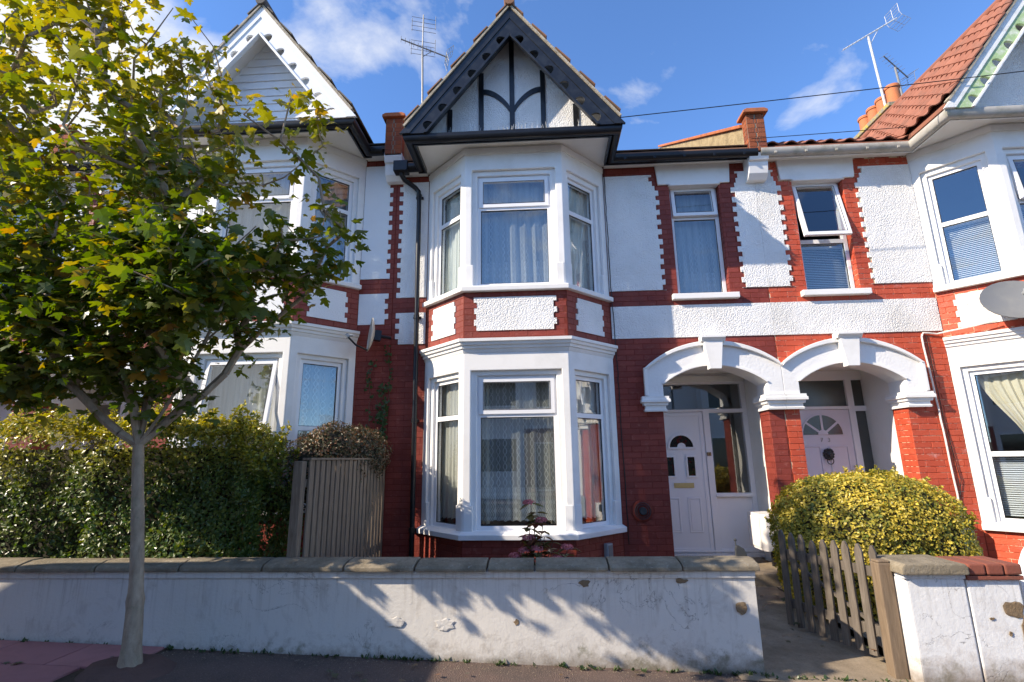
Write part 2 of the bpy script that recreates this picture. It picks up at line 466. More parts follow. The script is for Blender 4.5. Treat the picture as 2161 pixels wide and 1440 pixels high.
def thing(name, label, cat, loc, group=None):
    o = bpy.data.objects.new(name, None); COL.objects.link(o)
    o.location = loc; o.empty_display_size = .2
    return tag(o, label, cat, group)

def adopt(o, parent):
    if parent is not None:
        o.parent = parent
        if parent.parent is None and parent.type == 'EMPTY':
            o.matrix_parent_inverse = Matrix.Translation(-Vector(parent.location))
    return o

class MB:
    def __init__(s): s.v = []; s.f = []
    def add(s, v, f):
        k = len(s.v); s.v += [tuple(p) for p in v]; s.f += [tuple(i + k for i in q) for q in f]
        return s
    def box(s, x0, x1, y0, y1, z0, z1):
        return s.add([(x, y, z) for x in (x0, x1) for y in (y0, y1) for z in (z0, z1)],
                     [(0, 1, 3, 2), (4, 6, 7, 5), (0, 4, 5, 1), (2, 3, 7, 6), (0, 2, 6, 4), (1, 5, 7, 3)])
    def loft(s, a, b, cap=True):
        n = len(a)
        f = [(i, (i + 1) % n, (i + 1) % n + n, i + n) for i in range(n)]
        if cap: f += [tuple(range(n - 1, -1, -1)), tuple(range(n, 2 * n))]
        return s.add(list(a) + list(b), f)
    def py(s, poly, y0, y1):            # polygon in x,z extruded along y
        return s.loft([(x, y0, z) for x, z in poly], [(x, y1, z) for x, z in poly])
    def pz(s, poly, z0, z1):            # polygon in x,y extruded along z
        return s.loft([(x, y, z0) for x, y in poly], [(x, y, z1) for x, y in poly])
    def px(s, poly, x0, x1):            # polygon in y,z extruded along x
        return s.loft([(x0, y, z) for y, z in poly], [(x1, y, z) for y, z in poly])
    def tube(s, path, r, n=8, cap=True):
        path = [Vector(p) for p in path]
        rs = r if isinstance(r, (list, tuple)) else [r] * len(path)
        k = len(s.v); up = None
        for i, p in enumerate(path):
            d = (path[min(i + 1, len(path) - 1)] - path[max(i - 1, 0)]).normalized()
            if up is None:
                a = Vector((0, 0, 1)) if abs(d.z) < .9 else Vector((1, 0, 0))
                up = d.cross(a).normalized()
            up = (up - d * up.dot(d)).normalized(); sd_ = d.cross(up)
            for j in range(n):
                t = 2 * PI * j / n
                s.v.append(tuple(p + (up * math.cos(t) + sd_ * math.sin(t)) * rs[i]))
        for i in range(len(path) - 1):
            for j in range(n):
                a, b = k + i * n + j, k + i * n + (j + 1) % n
                s.f.append((a, b, b + n, a + n))
        if cap:
            s.f.append(tuple(k + j for j in range(n - 1, -1, -1)))
            e = k + (len(path) - 1) * n
            s.f.append(tuple(e + j for j in range(n)))
        return s
    def lathe(s, prof, c, n=16, axis='z'):
        k = len(s.v); m_ = len(prof)
        for r, h in prof:
            for j in range(n):
                t = 2 * PI * j / n
                a, b = r * math.cos(t), r * math.sin(t)
                s.v.append({'z': (c[0] + a, c[1] + b, c[2] + h), 'y': (c[0] + a, c[1] + h, c[2] + b), 'x': (c[0] + h, c[1] + a, c[2] + b)}[axis])
        for i in range(m_ - 1):
            for j in range(n):
                a, b = k + i * n + j, k + i * n + (j + 1) % n
                s.f.append((a, b, b + n, a + n))
        s.f.append(tuple(k + j for j in range(n - 1, -1, -1)))
        s.f.append(tuple(k + (m_ - 1) * n + j for j in range(n)))
        return s
    def grid(s, X0, X1, Z0, Z1, holes, y0, y1):
        """slab in x,z with rectangular holes, y0 front, y1 back; only outer faces"""
        xs = sorted({X0, X1} | {h for q in holes for h in q[:2] if X0 < h < X1})
        zs = sorted({Z0, Z1} | {h for q in holes for h in q[2:] if Z0 < h < Z1})
        nx, nz = len(xs) - 1, len(zs) - 1
        solid = lambda i, j: 0 <= i < nx and 0 <= j < nz and not any(
            q[0] < (xs[i] + xs[i + 1]) / 2 < q[1] and q[2] < (zs[j] + zs[j + 1]) / 2 < q[3] for q in holes)
        idx = {}
        def V(i, j, b):
            if (i, j, b) not in idx:
                idx[(i, j, b)] = len(s.v); s.v.append((xs[i], y1 if b else y0, zs[j]))
            return idx[(i, j, b)]
        for i in range(nx):
            for j in range(nz):
                if not solid(i, j): continue
                s.f.append((V(i, j, 0), V(i + 1, j, 0), V(i + 1, j + 1, 0), V(i, j + 1, 0)))
                s.f.append((V(i, j, 1), V(i, j + 1, 1), V(i + 1, j + 1, 1), V(i + 1, j, 1)))
                if not solid(i - 1, j): s.f.append((V(i, j, 0), V(i, j + 1, 0), V(i, j + 1, 1), V(i, j, 1)))
                if not solid(i + 1, j): s.f.append((V(i + 1, j, 0), V(i + 1, j, 1), V(i + 1, j + 1, 1), V(i + 1, j + 1, 0)))
                if not solid(i, j - 1): s.f.append((V(i, j, 0), V(i, j, 1), V(i + 1, j, 1), V(i + 1, j, 0)))
                if not solid(i, j + 1): s.f.append((V(i, j + 1, 0), V(i + 1, j + 1, 0), V(i + 1, j + 1, 1), V(i, j + 1, 1)))
        return s
    def sweep(s, path, prof, closed=False):
        """path: plan points (x,y); prof: closed polygon of (offset to the right of travel, z)"""
        P = [Vector((a, b)) for a, b in path]; n = len(P); k = len(s.v); m_ = len(prof)
        for i in range(n):
            d0 = (P[i] - P[i - 1]).normalized() if i > 0 else (P[1] - P[0]).normalized()
            d1 = (P[i + 1] - P[i]).normalized() if i < n - 1 else d0
            n0 = Vector((d0.y, -d0.x)); n1 = Vector((d1.y, -d1.x))
            b = (n0 + n1).normalized(); b = b / max(.3, b.dot(n0))
            for o, z in prof: s.v.append((P[i].x + b.x * o, P[i].y + b.y * o, z))
        for i in range(n - 1):
            for j in range(m_):
                a, b = k + i * m_ + j, k + i * m_ + (j + 1) % m_
                s.f.append((a, b, b + m_, a + m_))
        s.f.append(tuple(k + j for j in range(m_ - 1, -1, -1)))
        s.f.append(tuple(k + (n - 1) * m_ + j for j in range(m_)))
        return s
    def build(s, name, mat, parent=None, xf=None, bevel=0, smooth=False, label=None, kind=None, normals=True):
        v = [xf(p) for p in s.v] if xf else s.v
        me = bpy.data.meshes.new(name)
        me.from_pydata([tuple(p) for p in v], [], s.f)
        if normals or bevel:
            bm = bmesh.new(); bm.from_mesh(me)
            bmesh.ops.recalc_face_normals(bm, faces=bm.faces)
            if bevel:
                ed = [e for e in bm.edges if len(e.link_faces) == 2 and e.calc_face_angle(0) > .35]
                bmesh.ops.bevel(bm, geom=ed, offset=bevel, segments=2, profile=.6, affect='EDGES', clamp_overlap=True)
            bm.to_mesh(me); bm.free()
        if smooth:
            me.polygons.foreach_set('use_smooth', [True] * len(me.polygons))
            try: me.set_sharp_from_angle(angle=math.radians(40))
            except Exception: pass
        me.materials.append(M[mat] if isinstance(mat, str) else mat)
        o = bpy.data.objects.new(name, me); COL.objects.link(o)
        if label: o['label'] = label
        if kind: o['kind'] = kind
        return adopt(o, parent)

def text_mesh(name, body, size, mat, parent, xf, depth=.004):
    cu = bpy.data.curves.new(name, 'FONT'); cu.body = body; cu.size = size; cu.extrude = depth
    cu.align_x = 'CENTER'; cu.align_y = 'CENTER'
    t = bpy.data.objects.new(name, cu)
    me0 = t.to_mesh()
    mb = MB()
    vs = [(v.co.x, -v.co.z, v.co.y) for v in me0.vertices]
    mb.add(vs, [tuple(p.vertices) for p in me0.polygons])
    t.to_mesh_clear(); bpy.data.objects.remove(t); bpy.data.curves.remove(cu)
    return mb.build(name, mat, parent, xf, normals=False)

def view_size(c, w, h):
    """rough apparent area of a w x h patch at c, for choosing the pieces that show largest"""
    d = Vector(c) - CAM; z = d.dot(F)
    if z < .3: return 0
    x = d.dot(RR) / z * 1085.76; y = d.dot(UU) / z * 1085.76
    if abs(x) > 1090 or abs(y) > 730: return 0
    return w * h / (z * z)

# ---------------------------------------------------------------- brickwork
CH = .0767                                   # one course with its joint
ZB = 2.978 - 40 * CH                         # course grid starts here
JO = .006
def brick_mesh(name, mat):
    mb = MB(); w, h, c = .5, (CH - JO) / 2, .003
    fr = [(-w + .01, 0, -h + c), (w - .01, 0, -h + c), (w - .01, 0, h - c), (-w + .01, 0, h - c)]
    bk = [(-w, c, -h), (w, c, -h), (w, c, h), (-w, c, h)]
    b2 = [(x, .03, z) for x, y, z in bk]
    mb.add(fr + bk + b2, [(0, 1, 2, 3)] + [(i, i + 4, (i + 1) % 4 + 4, (i + 1) % 4) for i in range(4)]
           + [(i + 4, i + 8, (i + 1) % 4 + 8, (i + 1) % 4 + 4) for i in range(4)])
    me = bpy.data.meshes.new(name); me.from_pydata(mb.v, [], mb.f)
    bm = bmesh.new(); bm.from_mesh(me); bmesh.ops.recalc_face_normals(bm, faces=bm.faces); bm.to_mesh(me); bm.free()
    me.materials.append(M[mat])
    return me

class Bricks:
    """collects bricks; each is (world centre of its face, width, angle about z)"""
    def __init__(s): s.items = []
    def fill(s, u0, u1, z0, z1, xf, holes=(), panels=(), seed=0, header=False):
        rnd = random.Random(seed)
        k0 = int(math.floor((z0 - ZB) / CH)); k1 = int(math.ceil((z1 - ZB) / CH))
        for k in range(k0, k1):
            a, b = ZB + k * CH, ZB + (k + 1) * CH
            zc_ = (a + b) / 2
            if zc_ < z0 - .02 or zc_ > z1 + .02: continue
            iv = [(u0, u1)]
            cut = [(h[0], h[1]) for h in holes if h[2] < zc_ < h[3]] + [pn.span(k) for pn in panels if pn.z0 < zc_ < pn.z1]
            for c0, c1 in cut:
                nw = []
                for p, q in iv:
                    if c1 <= p or c0 >= q: nw.append((p, q)); continue
                    if c0 > p: nw.append((p, c0))
                    if c1 < q: nw.append((c1, q))
                iv = nw
            for p, q in iv:
                if q - p < .03: continue
                x = p
                off = (.118 if k % 2 else 0)
                g = math.floor((p - off) / .236) * .236 + off
                while g < q:
                    l, r = max(p, g), min(q, g + .236)
                    if r - l > .035:
                        s.items.append((xf, (l + r) / 2, zc_, r - l - JO, rnd.uniform(-.0012, .0012)))
                    g += .236
    def emit(s, me, matname, parent, cap=300):
        out = []
        for xf, u, z, w, j in s.items:
            c = Vector(xf((u, j, z))); d = Vector(xf((u + 1, j, z))) - c
            inn = Vector(xf((u, 1 + j, z))) - c
            ang = math.atan2(d.y, d.x)
            # local y must point into the wall
            if Vector((-math.sin(ang), math.cos(ang), 0)).dot(inn) < 0: ang += PI
            out.append((view_size(c, w, CH), c, w, ang))
        out.sort(key=lambda t: -t[0])
        n_ = 0
        for vs, c, w, ang in out[:cap]:
            if vs <= 0: break
            o = bpy.data.objects.new('brick', me); COL.objects.link(o)
            o.location = c; o.rotation_euler = (0, 0, ang); o.scale = (w, 1, 1)
            adopt(o, parent)
            if parent.type == 'EMPTY': o.matrix_parent_inverse = Matrix.Translation(-Vector(parent.location))
            n_ += 1
        rest = out[n_:]
        if rest:
            mb = MB()
            base = [tuple(v.co) for v in me.vertices]; fs = [tuple(p.vertices) for p in me.polygons]
            for vs, c, w, ang in rest:
                ca, sa = math.cos(ang), math.sin(ang)
                mb.add([(c.x + x * w * ca - y * sa, c.y + x * w * sa + y * ca, c.z + z) for x, y, z in base], fs)
            mb.build('brickwork', matname, parent, normals=False, kind='stuff')

class Panel:
    """roughcast panel with toothed edges following the courses"""
    def __init__(s, x0, x1, z0, z1, tl=0, tr=0, par=0):
        s.x0, s.x1, s.z0, s.z1, s.tl, s.tr, s.par = x0, x1, z0, z1, tl, tr, par
    def span(s, k):
        o = (k + s.par) % 2
        return (s.x0 + s.tl * o, s.x1 - s.tr * o)
    def poly(s, seed=0):
        rnd = random.Random(seed)
        zs = [s.z0]; k = int(math.floor((s.z0 - ZB) / CH + 1e-4)) + 1
        while ZB + k * CH < s.z1 - .012: zs.append(ZB + k * CH); k += 1
        zs.append(s.z1)
        L, Rr = [], []
        for a, b in zip(zs[:-1], zs[1:]):
            kk = int(math.floor(((a + b) / 2 - ZB) / CH))
            l, r = s.span(kk)
            jl, jr = rnd.uniform(-.006, .006), rnd.uniform(-.006, .006)
            e = lambda: rnd.uniform(-.004, .004)
            if s.tl: l += jl
            if s.tr: r += jr
            L += [(l, a + (e() if a > s.z0 else 0)), (l, b + (e() if b < s.z1 else 0))]
            Rr += [(r, a + (e() if a > s.z0 else 0)), (r, b + (e() if b < s.z1 else 0))]
        return Rr + L[::-1]
# ---------------------------------------------------------------- the houses
BX, BH, BD = -.305, .668, .64           # bay centre, half front, projection
S2 = math.sqrt(.5)
def facet(A, d, inn):
    return lambda p: (A[0] + d[0] * p[0] + inn[0] * p[1], A[1] + d[1] * p[0] + inn[1] * p[1], p[2])
FAC = {'L': (facet((BX - BH - BD, 0), (S2, -S2), (S2, S2)), BD / S2),
       'F': (facet((BX - BH, -BD), (1, 0), (0, 1)), 2 * BH),
       'R': (facet((BX + BH, -BD), (S2, S2), (-S2, S2)), BD / S2)}
def bay_path(o=0.0, end=0.0):
    """plan line of the bay, offset outwards by o"""
    t = math.tan(PI / 8)
    return [(BX - BH - BD - o * 1.41421 + end, end), (BX - BH - t * o, -BD - o), (BX + BH + t * o, -BD - o), (BX + BH + BD + o * 1.41421 - end, end)]

def ring(mb, x0, x1, z0, z1, w, y0, y1):
    return mb.grid(x0, x1, z0, z1, [(x0 + w, x1 - w, z0 + w, z1 - w)], y0, y1)

def tilt_xf(xf, zt, y0, ang):
    c, s_ = math.cos(ang), math.sin(ang)
    def g(p):
        h = zt - p[2]; d = p[1] - y0
        return xf((p[0], y0 + d * c - h * s_, zt - h * c - d * s_))
    return g

def window(parent, xf, x0, x1, z0, z1, y, transom=None, casement='top', tilt=0.0, fw=.052, label=None):
    """white pvc window: outer frame with transom, an opening light, panes of glass"""
    holes = [(x0 + fw, x1 - fw, z0 + fw, z1 - fw)]
    if transom: holes = [(x0 + fw, x1 - fw, z0 + fw, transom - .03), (x0 + fw, x1 - fw, transom + .03, z1 - fw)]
    w = MB().grid(x0, x1, z0, z1, holes, y, y + .07).build('window', 'upvc', parent, xf, bevel=.004, label=label)
    for i, h in enumerate(holes):
        top = transom is not None and i == 1
        if (casement == 'top' and top) or (casement == 'all'):
            t = tilt_xf(xf, h[3] + .02, y - .014, tilt) if tilt else xf
            c = ring(MB(), h[0] - .022, h[1] + .022, h[2] - .022, h[3] + .022, .062, y - .018, y + .03).build('casement', 'upvc', w, t, bevel=.005)
            MB().box(h[0] + .034, h[1] - .034, y - .004, y + .006, h[2] + .034, h[3] - .034).build('pane', 'glass', w, t)
            ring(MB(), h[0] + .030, h[1] - .030, h[2] + .030, h[3] - .030, .008, y - .0195, y + .02).build('gasket', 'black_plastic', w, t)
        else:
            MB().box(h[0] - .006, h[1] + .006, y + .026, y + .036, h[2] - .006, h[3] + .006).build('pane', 'glass', w, xf)
            ring(MB(), h[0] - .002, h[1] + .002, h[2] - .002, h[3] + .002, .009, y + .012, y + .024).build('gasket', 'black_plastic', w, xf)
    return w

def drape(name, xf, x0, x1, z0, z1, y, folds, amp, mat, label, group=None, scallop=0, seed=0, pinch=None, cat='curtain'):
    """hanging cloth in soft folds"""
    rnd = random.Random(seed); nx = max(24, int(folds * 9)); nz = 14
    ph = [rnd.uniform(0, 6) for _ in range(4)]
    v, f = [], []
    for j in range(nz + 1):
        t = j / nz
        for i in range(nx + 1):
            u = i / nx
            a = amp * (.35 + .65 * t)
            d = a * math.sin(2 * PI * folds * u + ph[0] + .7 * math.sin(3 * u + ph[1])) + .4 * a * math.sin(2 * PI * folds * 2.3 * u + ph[2])
            x = x0 + (x1 - x0) * u + .25 * a * math.sin(7 * u + 2 * t + ph[3])
            z = z1 + (z0 - z1) * t
            if j == nz and scallop: z += scallop * abs(math.sin(PI * (x1 - x0) / .085 * u))
            if pinch:
                pz, pu, pw = pinch               # tied back at height pz towards side pu
                k = math.exp(-((z - pz) / pw) ** 2) if z > pz else 1.0 - .35 * min(1, (pz - z) / .6)
                x = x * (1 - k * .72) + (x0 + (x1 - x0) * pu) * k * .72
            v.append((x, y + d, z))
    for j in range(nz):
        for i in range(nx):
            a = j * (nx + 1) + i
            f.append((a, a + 1, a + nx + 2, a + nx + 1))
    o = MB().add(v, f).build(name, mat, None, xf, smooth=True, normals=False)
    return tag(o, label, cat, group)

def slat_blind(xf, x0, x1, z0, z1, y, label, group=None):
    t = thing('venetian_blind', label, 'blind', xf(((x0 + x1) / 2, y, z0)), group)
    mb = MB(); z = z0
    while z < z1:
        mb.add([(x0, y, z), (x1, y, z), (x1, y + .022, z + .016), (x0, y + .022, z + .016),
                (x0, y + .001, z - .002), (x1, y + .001, z - .002), (x1, y + .023, z + .014), (x0, y + .023, z + .014)],
               [(0, 1, 2, 3), (7, 6, 5, 4), (0, 4, 5, 1), (1, 5, 6, 2), (2, 6, 7, 3), (3, 7, 4, 0)])
        z += .026
    mb.build('slats', 'blind_white', t, xf, kind='stuff')
    MB().box(x0, x1, y - .002, y + .03, z1, z1 + .03).build('head_rail', 'blind_white', t, xf, bevel=.003)
    return t

def slope_board(A, foot, t0, t1, y0, y1, cut0=True, notches=None, nr=.05, mb=None, zcut=None):
    """board in a vertical plane lying along a roof slope from apex A=(x,z) to foot (x,z); t = perpendicular offset below the line"""
    e = Vector((foot[0] - A[0], foot[1] - A[1])); L = e.length; e /= L
    nn = Vector((e.y, -e.x)) if e.x < 0 else Vector((-e.y, e.x))
    if nn.y > 0: nn = -nn
    P = lambda s_, t: (A[0] + e.x * s_ + nn.x * t, A[1] + e.y * s_ + nn.y * t)
    s0 = lambda t: t * abs(nn.x) / abs(e.x) if cut0 else 0
    mb = mb or MB()
    se = lambda t: L if zcut is None else (A[1] + nn.y * t - zcut) / -e.y
    if not notches:
        return mb.py([P(s0(t0), t0), P(se(t0), t0), P(se(t1), t1), P(s0(t1), t1)], y0, y1)
    # lower edge with semicircular scallops, built as strips so every face is simple
    cuts = [s0(t1)]
    for c in notches: cuts += [c - nr, c + nr]
    cuts.append(se(t1))
    edges = [(s0(t0), s0(t1))]
    for a, b in zip(cuts[0::2], cuts[1::2]):        # full-depth strips
        ta, tb = (s0(t0) if a == cuts[0] else a), (se(t0) if b == cuts[-1] else b)
        mb.py([P(ta, t0), P(tb, t0), P(b, t1), P(a, t1)], y0, y1)
    for c in notches:                                # strip above each scallop
        arc = [P(c + nr * math.cos(q), t1 - nr * 1.5 * math.sin(q)) for q in [PI * i / 10 for i in range(11)]]
        mb.py([P(c - nr, t0), P(c + nr, t0)] + arc, y0, y1)
    return mb

def tile_mesh(name, w, l, kind, mat):
    mb = MB(); nx = 9 if kind == 'pan' else 2
    top, bot = [], []
    def h(u):
        if kind != 'pan': return 0
        return .034 * max(0, math.sin(PI * min(1, u / .55))) ** .8 - .012 * max(0, math.sin(PI * max(0, (u - .55) / .45)))
    for i in range(nx):
        u = i / (nx - 1)
        top.append((u * w, h(u) + .016)); bot.append((u * w, h(u)))
    sec = top + bot[::-1]
    mb.loft([(x, 0, z) for x, z in sec], [(x, l, z - .018) for x, z in sec], cap=False)
    n_ = len(top)
    mb.f += [(i, i + 1, 2 * n_ - 2 - i, 2 * n_ - 1 - i) for i in range(n_ - 1)]
    me = bpy.data.meshes.new(name); me.from_pydata(mb.v, [], mb.f)
    bm = bmesh.new(); bm.from_mesh(me); bmesh.ops.recalc_face_normals(bm, faces=bm.faces); bm.to_mesh(me); bm.free()
    me.materials.append(M[mat])
    return me

def tile_slope(roof, matname, kind, O, U, D, N, wide, deep, cap=0, seed=1, w=.27, gauge=.25):
    """tiles from the eaves corner O: U along the eaves, D up the slope, N its outward normal"""
    rnd = random.Random(seed)
    gauge = deep / max(1, round(deep / gauge))
    me = tile_mesh('roof_tile', w, gauge + .035, kind, matname)
    O, U, D, N = Vector(O), Vector(U).normalized(), Vector(D).normalized(), Vector(N).normalized()
    items = []
    rows = int(round(deep / gauge))
    for r in range(rows):
        shift = 0 if kind == 'pan' else (w / 2 if r % 2 else 0)
        x = -shift
        while x < wide - .02:
            c = O + U * x + D * (r * gauge) + N * (.012 + .016 + rnd.uniform(0, .004))
            if x > -.01 and x + w < wide + w * .6: items.append((view_size(c, w, gauge), c))
            x += w
    items.sort(key=lambda t: -t[0])
    rot = Matrix((U, D, N)).transposed()
    for vs, c in items[:cap]:
        o = bpy.data.objects.new('tile', me); COL.objects.link(o)
        o.matrix_world = Matrix.Translation(c) @ rot.to_4x4() @ Matrix.Rotation(rnd.uniform(-.012, .012), 4, 'Z')
        mw = o.matrix_world.copy(); adopt(o, roof); o.matrix_basis = mw
    rest = items[cap:]
    if rest:
        mb = MB(); base = [v.co.copy() for v in me.vertices]; fs = [tuple(p.vertices) for p in me.polygons]
        for vs, c in rest: mb.add([c + rot @ b for b in base], fs)
        mb.build('tiling', matname, roof, normals=False, kind='stuff')

def arc_pts(cx, half, zs, sag, n=18, x0=None, x1=None):
    Rr = (half * half + sag * sag) / (2 * sag); zc_ = zs + sag - Rr
    x0 = cx - half if x0 is None else x0; x1 = cx + half if x1 is None else x1
    return [(x0 + (x1 - x0) * i / n, zc_ + math.sqrt(max(0, Rr * Rr - (x0 + (x1 - x0) * i / n - cx) ** 2))) for i in range(n + 1)]

def build_house(c):
    a, s, dz = c['a'], c['s'], c['dz']
    H = lambda p: (a + s * p[0], p[1], p[2] + dz)
    K = lambda k: (lambda p: H(FAC[k][0](p)))
    red, mor, rc, wh = c['red'], c['mortar'], c['roughcast'], c['white']
    XL, XR = -2.11, 3.2
    h = thing('terraced_house', c['label'], 'house', H(((XL + XR) / 2, 0, -.2)), c['group'])
    near = c.get('near', True)
    # --- shell: front wall, party walls, back, floors
    bayhole = [(BX - 1.2, BX + 1.2, .50, 2.80), (BX - 1.2, BX + 1.2, 3.56, 5.5)]
    porch = (1.632, 3.0, -.5, 2.33)
    arch_hole = (1.50, 3.12, 2.30, 2.60)
    lw = (1.965, 2.675, 3.59, 5.30)
    grow = lambda q: (q[0] - .005, q[1] + .005, q[2], q[3])
    holes = bayhole + [grow(porch), arch_hole, grow(lw)]
    wall = MB().grid(XL + .001, XR - .001, -.5, 5.62, holes, c.get('joint', .005), .30).build('wall', mor, h, H)
    MB().box(XL + .002, XL + .10, .3, 8, -.5, 5.6).box(XR - .10, XR - .002, .86, 8, -.5, 5.6).box(XL + .1, XR - .1, 7.9, 8, -.5, 5.6) \
        .build('party_walls', 'room_wall', h, H)
    MB().box(XL + .1, 1.449, .3, 7.9, .12, .2).box(1.451, XR - .1, .96, 7.9, .12, .2).box(XL + .1, 1.45, .31, 7.9, 2.9, 3.1).box(1.45, XR - .1, .88, 7.9, 2.9, 3.1) \
        .box(XL + .1, XR - .1, .3, 7.9, 5.58, 5.61).build('floors', 'dark_room', h, H)
    MB().box(XL + .1, 1.4, 4.2, 4.3, .2, 5.5).box(1.4, 1.5, .9, 7.8, .2, 2.85).build('room_partition', 'room_wall', h, H)
    # --- toothed roughcast panels and the painted bricks round them
    pans = [Panel(XL + .055, BX - BH - BD - .005, 3.668, 5.50, .05, 0, 1), Panel(XL + .06, BX - BH - BD - .005, 2.978, 3.438, .05, 0, 1),
            Panel(BX + BH + BD + .005, 1.80, 3.668, ZB + 70 * CH, 0, .05), Panel(BX + BH + BD + .005, 1.715, ZB + 70 * CH, 5.46, 0, .04), Panel(BX + BH + BD + .005, XR - .0015, 2.978, 3.438),
            Panel(2.85, XR - .0015, 3.668, ZB + 70 * CH, .05, 0), Panel(2.93, XR - .0015, ZB + 70 * CH, 5.46, .04, 0)]
    for i, pn in enumerate(pans):
        MB().py(pn.poly(i + int(dz * 10)), -.014, .005).build('render_panel', rc, h, H)
    bk = Bricks()
    lint = (1.775, 2.86, 5.285, 5.62)
    fillholes = [(BX - BH - BD + .0, BX + BH + BD - .0, -.5, 5.7), porch, (1.40, 3.3, 2.14, 2.56), (1.62, 3.05, 2.1, 2.62), (1.9, 2.75, 2.1, 2.8), lw, lint]
    bk.fill(XL + .004, XR - .004, -.30, 5.60, H, fillholes, pans, seed=3)
    # reveal of the porch jambs
    bk.fill(.02, .30, -.02, 1.96, lambda p: H((1.632 - p[1], p[0], p[2])), seed=5)
    bk.fill(.02, .30, .20, 1.96, lambda p: H((3.0 + p[1], p[0], p[2])), seed=6)
    # window reveals
    bk.fill(.012, .10, 3.62, 5.28, lambda p: H((1.965 - p[1], p[0], p[2])), seed=8)
    bk.fill(.012, .10, 3.62, 5.28, lambda p: H((2.675 + p[1], p[0], p[2])), seed=9)
    # --- the two-storey bay
    for k in 'LFR':
        fx, ln = FAC[k]; xf = K(k)
        MB().box(.0, ln, c.get('joint', .005), .13, -.5, .46).build('bay_base', mor, h, xf)
        bk.fill(.004, ln - .004, -.30, .46, xf, seed=20)
        MB().box(.0, ln, c.get('joint', .005), .13, 2.86, 3.52).build('bay_apron', mor, h, xf)
        m_ = .135 if k == 'F' else .17
        pn = Panel(m_, ln - m_, 2.985, 3.43, .035, .035, 1 if k == 'F' else 0)
        MB().py(pn.poly(7), -.012, .005).build('render_panel', rc, h, xf)
        bk.fill(.004, ln - .004, 2.88, 3.50, xf, (), [pn], seed=22)
        mo, mi = (.095, .165) if k == 'F' else (.10, .165)
        for fl, (z0, z1, zo, ztop) in enumerate(((.54, 2.47, 2.41, 2.74), (3.59, 5.28, 5.21, 5.64))):
            # surround in two steps: outer casing then the inner reveal
            MB().grid(0, ln, z0 - .02, ztop, [(mo, ln - mo, z0 - .1, z1)], 0, .045).build('bay_surround', wh, h, xf, bevel=.010)
            MB().grid(.06, ln - .06, z0 - .02, ztop - .03, [(mi, ln - mi, z0 - .1, zo)], .046, .16).build('bay_lining', wh, h, xf, bevel=.012)
            # plain blocks at the foot, where the moulded edge stops
            for q in (0, 1):
                x0_, x1_ = (.012, mo + .028) if q == 0 else (ln - mo - .028, ln - .012)
                MB().box(x0_, x1_, -.004, .05, z0, z0 + .30).build('stop_block', wh, h, xf, bevel=.012)
            w = c['win'].get((fl, k), {})
            tr = w.get('transom', (1.905, 4.70)[fl])
            window(h, xf, mi - .004, ln - mi + .004, z0 + .004, zo + .002, .085, tr, w.get('case', 'top' if k == 'F' else None), w.get('tilt', 0))
    MB().sweep(bay_path(0, .004), [(-.16, .455), (.072, .455), (.075, .515), (.0, .548), (-.16, .55)]).build('sill', wh, h, H, bevel=.008)
    MB().sweep(bay_path(0, .004), [(-.16, 3.505), (.072, 3.505), (.075, 3.565), (.0, 3.598), (-.16, 3.60)]).build('sill', wh, h, H, bevel=.008)
    MB().sweep(bay_path(0, .004), [(-.1, 2.70), (.006, 2.70), (.018, 2.73), (.022, 2.745), (.040, 2.75), (.046, 2.785), (.068, 2.79), (.072, 2.80), (.078, 2.825), (.098, 2.83), (.100, 2.868), (.0, 2.885), (-.1, 2.885)]) \
        .build('cornice', wh, h, H, smooth=False)
    MB().sweep(bay_path(0, .004), [(-.12, 5.52), (.012, 5.52), (.02, 5.60), (-.12, 5.60)]).build('frieze_moulding', wh, h, H)
    # --- landing window over the door
    w = c['win'].get('landing', {})
    window(h, H, lw[0] + .004, lw[1] - .004, lw[2] + .004, lw[3] - .004, .10, w.get('transom', 4.86), w.get('case', 'top'), w.get('tilt', 0))
    MB().box(1.868, 2.775, -.085, .10, 3.508, 3.588).build('window_sill', wh, h, H, bevel=.008)
    lt = MB().py([(1.80, 5.29), (2.835, 5.29), (2.86, 5.615), (1.775, 5.615)], -.028, .02)
    lt.build('lintel', wh, h, H, bevel=.005)
    MB().py([(1.94, 5.262), (2.70, 5.262), (2.58, 5.33), (2.06, 5.33)], -.040, .09).build('lintel_moulding', wh, h, H, bevel=.006)
    # --- porch: arch, imposts, keystone, jamb linings
    cx = 2.316
    intr = arc_pts(cx, .684, 2.325, .245)
    extr = arc_pts(cx, .90, 2.545, .325, 24)
    band = [(1.405, 2.165)] + [(1.405, 2.545)] + extr[1:-1] + [(XR - .002, 2.545), (XR - .002, 2.165), (3.0, 2.165)] + intr[::-1] + [(1.632, 2.165)]
    MB().py(band, -.075, .30).build('porch_arch', 'stucco', h, H, bevel=.006)
    rim_o = arc_pts(cx, .93, 2.535, .365, 24); rim_i = arc_pts(cx, .885, 2.535, .305, 24)
    clipx = lambda q: min(q, XR - .003)
    MB().py([(clipx(x), z) for x, z in rim_o] + [(clipx(x), z) for x, z in rim_i[::-1]], -.125, -.074).build('arch_moulding', wh, h, H, bevel=.008)
    MB().box(1.386, 1.431, -.115, -.05, 2.168, 2.55).build('arch_moulding', wh, h, H, bevel=.008)
    bead_o = arc_pts(cx, .70, 2.335, .262); bead_i = arc_pts(cx, .67, 2.325, .238)
    MB().py(bead_o + bead_i[::-1], -.095, -.07).build('arch_bead', wh, h, H, bevel=.005)
    MB().py([(2.19, 2.885), (2.445, 2.885), (2.395, 2.505), (2.24, 2.505)], -.175, -.06).build('keystone', wh, h, H, bevel=.006)
